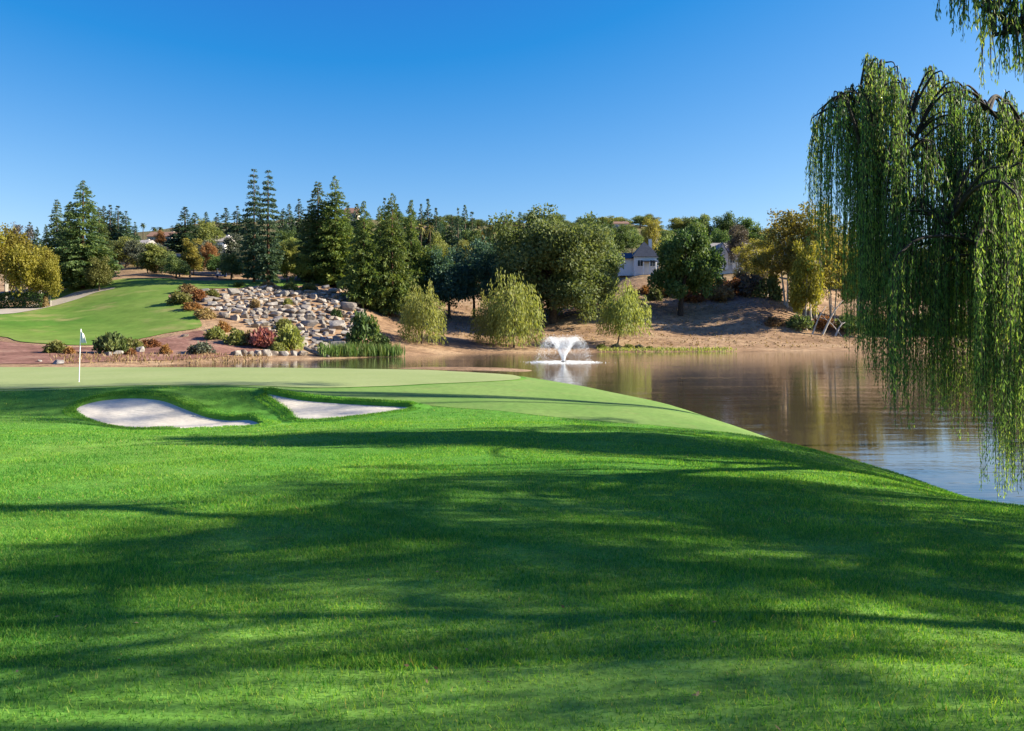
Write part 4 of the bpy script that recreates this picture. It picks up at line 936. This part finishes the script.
# car and golf cart
def wheel(mb,c,r,w,n=12):
    th=np.arange(n)/n*TAU; V=np.vstack([np.c_[c[0]+r*np.cos(th),np.full(n,c[1]+s*w/2),c[2]+r*np.sin(th)] for s in(-1,1)]+[[(c[0],c[1]-w/2-.01,c[2])],[(c[0],c[1]+w/2+.01,c[2])]])
    Fc=[[i,(i+1)%n,n+(i+1)%n,n+i] for i in range(n)]+[[i,(i+2)%n,(i+1)%n,2*n][::-1] for i in range(0,n,2)]+[[n+i,n+(i+1)%n,n+(i+2)%n,2*n+1] for i in range(0,n,2)]
    mb.add(V,Fc)
def car(px,py):
    D=232.; x=at(px,D); o=empty('parked_car',(x,D,zz(x,D))); o.rotation_euler=(0,0,.25); tag(o,'dark blue car parked under the conifers on the left hill','car')
    prof=[(-2.2,.45),(-2.25,.9),(-1.6,1.02),(-1.0,1.55),(.9,1.6),(1.5,1.1),(2.15,.95),(2.2,.45)]; n=len(prof)
    V=[(a,s*.9*(1 if b<1.2 else .82),b) for s in(-1,1) for a,b in prof]
    me=bpy.data.meshes.new('body'); me.from_pydata(V,[],[list(range(n)),list(range(n,2*n))[::-1]]+[[i,n+i,n+(i+1)%n,(i+1)%n] for i in range(n)]); link('body',me,M['carpaint'],o)
    g=MB()
    for s in(-1,1): g.add([(-1.35,s*.9,1.1),(1.2,s*.9,1.12),(.8,s*.76,1.52),(-.95,s*.76,1.48)],[[0,1,2,3]])
    g.build('side_glass',M['glass'],o)
    for a in(-1.35,1.35):
        for s in(-1,1):
            m=MB(); wheel(m,(a,s*.84,.34),.34,.24); w=m.build('wheel',M['rubber'],o); m=MB(); wheel(m,(a,s*.9,.34),.2,.2); m.build('rim',M['metal'],w)
    for s in(-1,1): m=MB(); m.box((-2.24,s*.6,.78),(.08,.4,.2)); m.build('headlight',M['lamp'],o)
car(177,255)
def cart(px):
    D=177.; x=at(px,D); o=empty('golf_cart',(x,D,zz(x,D)+.05)); o.rotation_euler=(0,0,.3); tag(o,'small blue and white golf cart at the top of the fairway','golf cart')
    b=MB(); b.box((0,0,.45),(2.3,1.15,.32)); b.box((.95,0,.75),(.35,1.1,.45)); b.build('body',M['cartblue'],o)
    b=MB(); b.box((-.25,0,.72),(.6,1.05,.2)); b.box((-.58,0,1.02),(.14,1.05,.45)); b.build('seat',M['white'],o)
    b=MB(); b.box((-.05,0,1.86),(1.7,1.2,.08)); b.build('canopy',M['white'],o)
    for a in(-.8,.72):
        for s in(-1,1): b=MB(); b.tube([(a,s*.52,.6),(a*.98,s*.52,1.83)],.03,6); b.build('post',M['metal'],o)
    for a in(-.75,.8):
        for s in(-1,1): b=MB(); wheel(b,(a,s*.5,.23),.23,.2); b.build('wheel',M['rubber'],o)
cart(221)

# ------------------------------------------------------------------ flagstick
def flagstick():
    D=30.6; x=at(79,D); z=zz(x,D); H=zc(329,D)-z; o=empty('flagstick',(x,D,z)); tag(o,'white flagstick with limp white flag on the putting green','flagstick')
    p=MB(); p.tube([(0,0,0),(.03,0,H*.5),(.075,0,H)],.016,8); p.build('pole',M['white'],o,True)
    nx,nz=14,12; u,v=np.meshgrid(np.linspace(0,1,nx),np.linspace(0,1,nz)); 
    X=.078+u*.24*(.35+.65*v**.8); Zq=H-.02-v*.52-.16*u*(1-v)*1.2; Y=.035*np.sin(u*9+v*2)*(.3+u)
    V=np.c_[X.ravel(),Y.ravel(),Zq.ravel()]; i=np.arange(nz-1)[:,None]*nx+np.arange(nx-1); Fc=np.stack([i,i+1,i+nx+1,i+nx],-1).reshape(-1,4)
    f=link('flag',fast_mesh('flag',V,Fc,None,True),M['white'],o); s=f.modifiers.new('thick','SOLIDIFY'); s.thickness=.004
    c=MB(); c.tube([(0,0,-.02),(0,0,.012)],.056,12); c.build('cup',M['white'],o,True)
flagstick()

# ------------------------------------------------------------------ fountain
def fountain():
    D=99.; x=at(563.5,D); o=empty('fountain',(x,D,0)); tag(o,'white fountain spraying a heart shaped plume in the pond','fountain')
    r=np.random.default_rng(9)
    def drops(P,s):
        n=len(P); T=np.array([(1,1,1),(1,-1,-1),(-1,1,-1),(-1,-1,1)],float)*.6
        V=(P[:,None,:]+T[None]*s[:,None,None]*r.uniform(.6,1.3,(n,4,1))).reshape(-1,3)
        b=np.arange(n)[:,None,None]*4; Fc=(b+np.array([[0,1,2],[0,3,1],[0,2,3],[1,3,2]])[None]).reshape(-1,3); return V,Fc
    n=15000; t=r.random(n)**.8; a=np.floor(r.random(n)*20)/20*TAU+r.normal(0,.05,n); k=r.normal(1,.06,n)
    # ballistic arcs: apex at 2.85 m, 1.8 m out, landing 3.2 m out
    tt=t*1.02; R_=3.35*tt*k; zq=4*2.9*tt*(1-tt*.98)*k; sp=.02+.10*t
    P=np.c_[R_*np.cos(a),R_*np.sin(a),np.maximum(.05,zq)]+r.normal(0,1,(n,3))*sp[:,None]
    keep=r.random(n)<np.where(t<.5,.6,.5); P=P[keep]
    V,Fc=drops(P,r.uniform(.015,.036,len(P))); link('spray',fast_mesh('spray',V,Fc),M['spray'],o)
    n=1900; t=r.random(n); a=r.uniform(0,TAU,n); R_=(.08+1.55*t**1.15)*r.uniform(.9,1,n); P=np.c_[R_*np.cos(a),R_*np.sin(a),.1+2.6*t**.85]+r.normal(0,.05,(n,3))
    V,Fc=drops(P,r.uniform(.02,.042,n)); link('plume',fast_mesh('plume',V,Fc),M['spray'],o)
    n=1700; a=r.uniform(0,TAU,n); R_=np.abs(r.normal(2.6,.9,n)); P=np.c_[R_*np.cos(a)*1.1,R_*np.sin(a),.015+.1*r.random(n)**3]
    V,Fc=drops(P,r.uniform(.025,.06,n)); link('foam',fast_mesh('foam',V,Fc),M['spray'],o)
    f=MB(); f.tube([(0,0,-.25),(0,0,.06),(0,0,.12)],[.55,.55,.3],12); f.build('float',M['rubber'],o,True)
    f=MB(); f.tube([(0,0,.1),(0,0,.3)],.08,8); f.build('nozzle',M['metal'],o,True)
fountain()

# ------------------------------------------------------------------ foreground weeping willows
def weeping(kind,base,limbs,tufts,label,seed,trunk_r,leafL=.105):
    """limbs: polylines from the trunk; tufts: (anchor xyz, bottom z, strands, spread)"""
    r=np.random.default_rng(seed); base=np.array(base,float); o=empty(kind,base); tag(o,label,'tree')
    T=MB(); nodes=[]; inn=[]
    for pts,ra,rb in limbs:
        q=curve(np.array(pts,float)-base,9); q[1:-1]+=r.normal(0,.03,(len(q)-2,3)); T.tube(q,np.linspace(ra,rb,len(q)),10); nodes.append(q[len(q)//3:]); inn.append(np.full(len(q)-len(q)//3,CX+(q[-1]+base)[0]/(q[-1]+base)[1]*F<1040))
    nodes=np.vstack(nodes); inn=np.concatenate(inn); B=MB(); Cs=[];Ax=[];Ls=[];Vr=[]
    for A,zb,ns,spr in tufts:
        A=np.array(A,float)-base; zb=zb-base[2]
        wa=A+base; vis=wa[1]>.5 and CX+wa[0]/max(wa[1],.5)*F<1060
        d=np.linalg.norm((nodes-A)*[1,1,.6],axis=1)+3*np.maximum(0,nodes[:,2]-A[2]+.3)+100*(inn!=vis); i0=nodes[np.argmin(d)]
        h=A-i0; L=np.linalg.norm(h)+1e-6
        br=curve([i0,i0+h*.4+[0,0,.16*L],i0+h*.8+[0,0,.12*L],A,A+h/L*spr*.6+[0,0,-spr*.55],A+h/L*spr*.8+[0,0,-spr*1.3]],8)
        B.tube(br,np.linspace(min(.045,.02+.012*L),.005,len(br)),5)
        tv=r.normal(.42,.13)
        for _ in range(ns):
            k=1-r.random()**1.5*.75; p=br[min(len(br)-1,int(k*(len(br)-1)))]+r.normal(0,.05,3)
            out=r.normal(0,1,3); out[2]=abs(out[2])*.2; out=out/np.linalg.norm(out)*spr*r.uniform(.1,.7); out+=h/L*spr*.3*[1,1,0]
            zend=zb+abs(r.normal(0,.35))*max(.3,(p[2]-zb))*.38; ln=max(.4,p[2]-zend)
            m=max(8,int(ln/.030)); s=np.sort(r.random(m)); 
            fx=1-np.exp(-s*ln*1.6)
            C=p+out[None]*fx[:,None]*[1,1,0]; C[:,2]+=.35*out[2]*np.sin(np.minimum(s*ln*2,math.pi))-s*ln
            sw=r.uniform(0,TAU); am=.035*s*ln**.5
            C[:,0]+=am*np.sin(s*ln*1.3+sw)+r.normal(0,.018,m); C[:,1]+=am*np.cos(s*ln*1.1+sw)+r.normal(0,.018,m)
            ax=np.c_[r.normal(0,.26,m),r.normal(0,.26,m),-np.ones(m)]
            Cs.append(C);Ax.append(ax);Ls.append(leafL*r.uniform(.65,1.3,m)*(1-.35*s)); Vr.append(np.clip(tv+r.normal(0,.09)+r.normal(0,.13,m),0,1))
            st=np.linspace(0,m-1,max(3,int(ln/.7))).astype(int); P=C[st].copy(); P[:,0:2]=p[0:2]+out[None,:2]*fx[st][:,None]; P[:,0]+=am[st]*np.sin(s[st]*ln*1.3+sw); P[:,1]+=am[st]*np.cos(s[st]*ln*1.1+sw)
            if len(P)>2: B.tube(P,np.linspace(.006,.0025,len(P)),4)
    C=np.vstack(Cs); L=np.concatenate(Ls); V,Fc=cards(C,np.vstack(Ax),L,L*.2,r)
    T.build('trunk',M['darkbark'],o,True); B.build('branches',M['darkbark'],o,True)
    link('foliage',fast_mesh(kind+'_foliage',V,Fc,np.concatenate(Vr)),M['weep'],o)
    return o
def W3(px,py,D): return (at(px,D),D,zc(py,D))
tb=(12.1,13.6,zz(12.1,13.6)-.15)
limbs=[([tb,(11.9,13.9,2.6),(11.7,14.4,4.6)],.55,.36),
 ([(11.7,14.4,4.4),W3(1030,225,15.8),W3(985,205,16.2),W3(945,190,16.4),W3(915,160,16.6)],.15,.03),
 ([(11.7,14.4,4.5),W3(1060,180,15.4),W3(1000,120,16.6),W3(960,92,17.2),W3(925,84,17.4)],.085,.02),
 ([(11.7,14.4,4.2),W3(1040,285,15),W3(1005,265,15.3),W3(965,235,15.4),W3(930,215,15.2)],.13,.03),
 ([W3(985,205,16.2),W3(930,150,16.4),W3(890,118,16.6),W3(858,98,16.6),W3(832,98,16.6)],.06,.02),
 ([(11.7,14.4,4.5),(12.5,16.5,7.2),(12.8,18.5,8.8)],.24,.05),([(11.7,14.4,4.5),(13.8,14.2,7.4),(15.8,14.6,9)],.24,.05),
 ([(11.7,14.4,4.5),(12.6,12.6,7.2),(13.4,10.8,8.6)],.22,.05),([W3(930,150,16.4),W3(895,170,16),W3(868,185,16)],.045,.02)]
tf=[]
r0=np.random.default_rng(77)
for px,yt,D,yb,ns in [(815,106,17.4,215,16),(820,102,17.2,288,12),(828,92,16.6,255,15),(833,94,16.4,312,9),(842,86,17,170,14),(850,86,16.3,372,20),(856,98,17,345,18),(868,56,16.5,175,18),(872,62,16.7,300,16),(881,60,17,340,18),(893,68,16.2,250,16),(905,78,17,330,18),(877,120,15.6,378,18),
  (898,130,16,388,18),(915,92,17.3,300,16),(930,66,17,200,16),(938,72,16.2,265,16),(926,140,15.2,405,18),(945,112,16,418,18),(956,82,17,300,16),(965,86,16.5,385,18),(975,100,17,340,18),(985,150,15.5,425,20),
  (1004,106,17,220,16),(1013,106,16.5,330,18),(1000,165,14.9,500,22),(1012,150,15.2,470,18),(960,170,15.3,425,18),(940,205,15.5,420,18),(912,200,15.5,410,18),(890,200,16.2,392,16),(868,190,16.5,352,12),(978,230,16,430,20),
  (996,112,16.6,300,18),(1008,92,16.3,260,14),(1020,120,15.6,360,18),(1022,140,16,420,20),(1035,110,16.5,400,20),(1050,130,16,430,20),(1020,230,15,450,20),(995,250,15,430,18),(950,260,15.2,405,16),(920,265,15.8,398,14),(905,245,15.3,412,14),(1008,180,14.4,505,12)]:
    for c in range(3):
        q=(px+r0.normal(0,5)*(c>0),yt+abs(r0.normal(0,10))*(c>0),D+r0.normal(0,.7)*(c>0))
        if q[0]<858: q=(q[0]+9,)+q[1:]
        tf.append((W3(*q),max(zc(yb+8+r0.normal(0,8)-(14*c),q[2]),.12),int(ns*.62),r0.uniform(.16,.40)))
for i in range(40):
    a=r0.uniform(0,TAU); rr=r0.uniform(.35,1)**.6*6.2; A=np.array([12.6+rr*math.cos(a),14.6+rr*math.sin(a)*.95,0]); A[2]=9.6-2.6*(rr/6.2)**2+r0.normal(0,.4)
    if CX+A[0]/A[1]*F<1062: continue
    tf.append((tuple(A),max(.5,A[2]-r0.uniform(2.5,6)),13,.5))
weeping('willow_tree',tb,limbs,tf,'big weeping willow trailing its green curtain into the pond on the right',3,.5)
tb2=(13.2,5.2,zz(13.2,5.2)-.15)
limbs2=[([tb2,(13.0,5.3,3.2),(12.6,5.5,5.2)],.5,.34),([(12.6,5.5,5.0),(10.8,6.7,6.8),(8.6,8.1,7.6)],.2,.085),([(8.6,8.1,7.6),W3(1060,18,9.1),W3(1026,24,9.2),W3(1010,25,9.3),W3(998,12,9.3),W3(978,8,9.3)],.085,.014),([W3(1035,30,9.2),W3(1012,31,9.2),W3(994,36,9.2)],.05,.012),
  ([(12.6,5.5,5),(14.5,7.5,8),(15.5,9.2,9.2)],.13,.03),([(12.6,5.5,5),(12.3,3.2,8),(12,1.2,9.2)],.13,.03),([(12.6,5.5,5),(15.2,4.6,8),(17.5,4.2,9)],.13,.03),([(12.6,5.5,5),(11.2,6,8.6),(10.4,6.5,9.8)],.11,.03)]
tf2=[]
for px,yt,yb,ns in [(944,-38,30,3),(952,-30,12,5),(963,-24,38,4),(969,-20,15,6),(977,-22,42,5),(984,-14,36,7),(987,8,86,6),(994,-12,22,7),(1004,18,70,5),(1010,24,86,9),(1016,-8,40,7),(1022,22,84,8),(1000,-20,20,7),(1030,-20,60,8),(1012,-30,30,7)]:
    tf2.append((W3(px,yt,9.3+r0.normal(0,.25)),zc(yb,9.3),ns,.12))
for i in range(80):
    a=r0.uniform(0,TAU); rr=r0.uniform(.3,1)**.6*6; A=np.array([13+rr*math.cos(a),5.6+rr*math.sin(a),0]); A[2]=10.4-2.6*(rr/6)**2+r0.normal(0,.4)
    if A[1]>.5 and CX+A[0]/A[1]*F<1090: continue
    tf2.append((tuple(A),max(2.6,A[2]-r0.uniform(2.,5)),11,.5))
weeping('willow_tree',tb2,limbs2,tf2,'nearer weeping willow whose branch dangles into the top right corner',4,.45)

# trees outside the frame on the right that throw the dappled shade
SHADE=[broad(500+i,17,12,2.2,60,170,.19,(.1,1),(.045,.105),.11,1,8,'shade_tree') for i in range(2)]
TALL=[broad(510,28.5,10.5,17,40,120,.26,(.1,1),(.08,.17),.22,1,10,'tall_shade_tree'),broad(511,21,11,7,60,170,.2,(.1,1),(.045,.11),.11,1,8,'mid_shade_tree')]
for i,(x,y,s,pr,l) in enumerate([(26.5,29.3,1.0,2,'tall high crowned tree out of frame on the right shore, shading the bunkers'),
    (22.5,20.8,.78,0,'leafy tree out of frame on the right shore, behind the near willow'),(25.8,18.4,.74,1,'leafy tree out of frame on the right shore, second from the near willow'),(21,8.6,1.0,1,'leafy tree out of frame at right, between the two willows'),
    (28,5.0,.95,0,'leafy tree out of frame at right, beside the lawn'),(36,10,1.15,1,'leafy tree out of frame at right, farthest from the lawn')]):
    p=(SHADE+TALL)[pr]; o=empty('shade_tree',(x,y,zz(x,y)-.1)); o.scale=(s,s,s); o.rotation_euler=(0,0,i*1.3); tag(o,l,'tree')
    for nm,mt in(('crown','shade'),('trunk','bark')):
        c=bpy.data.objects.new(nm,slotmesh(p[nm],mt)); COL.objects.link(c); c.parent=o

# ------------------------------------------------------------------ light, sky, camera
EL,AZ=math.radians(28),math.radians(85)
S=bpy.data.lights.new('sun','SUN'); S.energy=5.0; S.angle=math.radians(.55); S.color=(1,.91,.73)
so=bpy.data.objects.new('sun',S); COL.objects.link(so)
dv=Vector((math.cos(EL)*math.sin(AZ),math.cos(EL)*math.cos(AZ),math.sin(EL)))
so.rotation_euler=dv.to_track_quat('Z','Y').to_euler(); so.location=(60,0,60)
w=bpy.data.worlds.new('World'); scene.world=w; w.use_nodes=True; nt=w.node_tree
sky=nt.nodes.new('ShaderNodeTexSky'); sky.sky_type='NISHITA'; sky.sun_disc=False; sky.sun_elevation=EL; sky.sun_rotation=AZ
sky.altitude=200; sky.air_density=1.0; sky.dust_density=.3; sky.ozone_density=2.5
bg=nt.nodes['Background']; bg.inputs[1].default_value=.053
ma=nt.nodes.new('ShaderNodeVectorMath'); ma.operation='MULTIPLY_ADD'; ma.inputs[1].default_value=(1.5,1.25,.96); ma.inputs[2].default_value=(-1.80,-.76,1.8)
mx=nt.nodes.new('ShaderNodeVectorMath'); mx.operation='MAXIMUM'; mx.inputs[1].default_value=(.2,.6,1.)
nt.links.new(sky.outputs[0],ma.inputs[0]); nt.links.new(ma.outputs[0],mx.inputs[0]); nt.links.new(mx.outputs[0],bg.inputs[0])
cam=bpy.data.cameras.new('camera'); co=bpy.data.objects.new('camera',cam); COL.objects.link(co); scene.camera=co
co.location=(0,0,EYE); co.rotation_euler=(math.pi/2,0,0); cam.sensor_width=36; cam.lens=36*F/1024; cam.shift_y=-(365.5-HY)/1024
cam.clip_start=.05; cam.clip_end=5000
vs=scene.view_settings; scene.display_settings.display_device='sRGB'; vs.view_transform='Standard'; vs.look='None'; vs.exposure=1.38; vs.gamma=1
scene.cycles.max_bounces=12; scene.cycles.diffuse_bounces=7; scene.cycles.glossy_bounces=4; scene.cycles.transmission_bounces=8; scene.cycles.transparent_max_bounces=4
scene.cycles.use_denoising=True
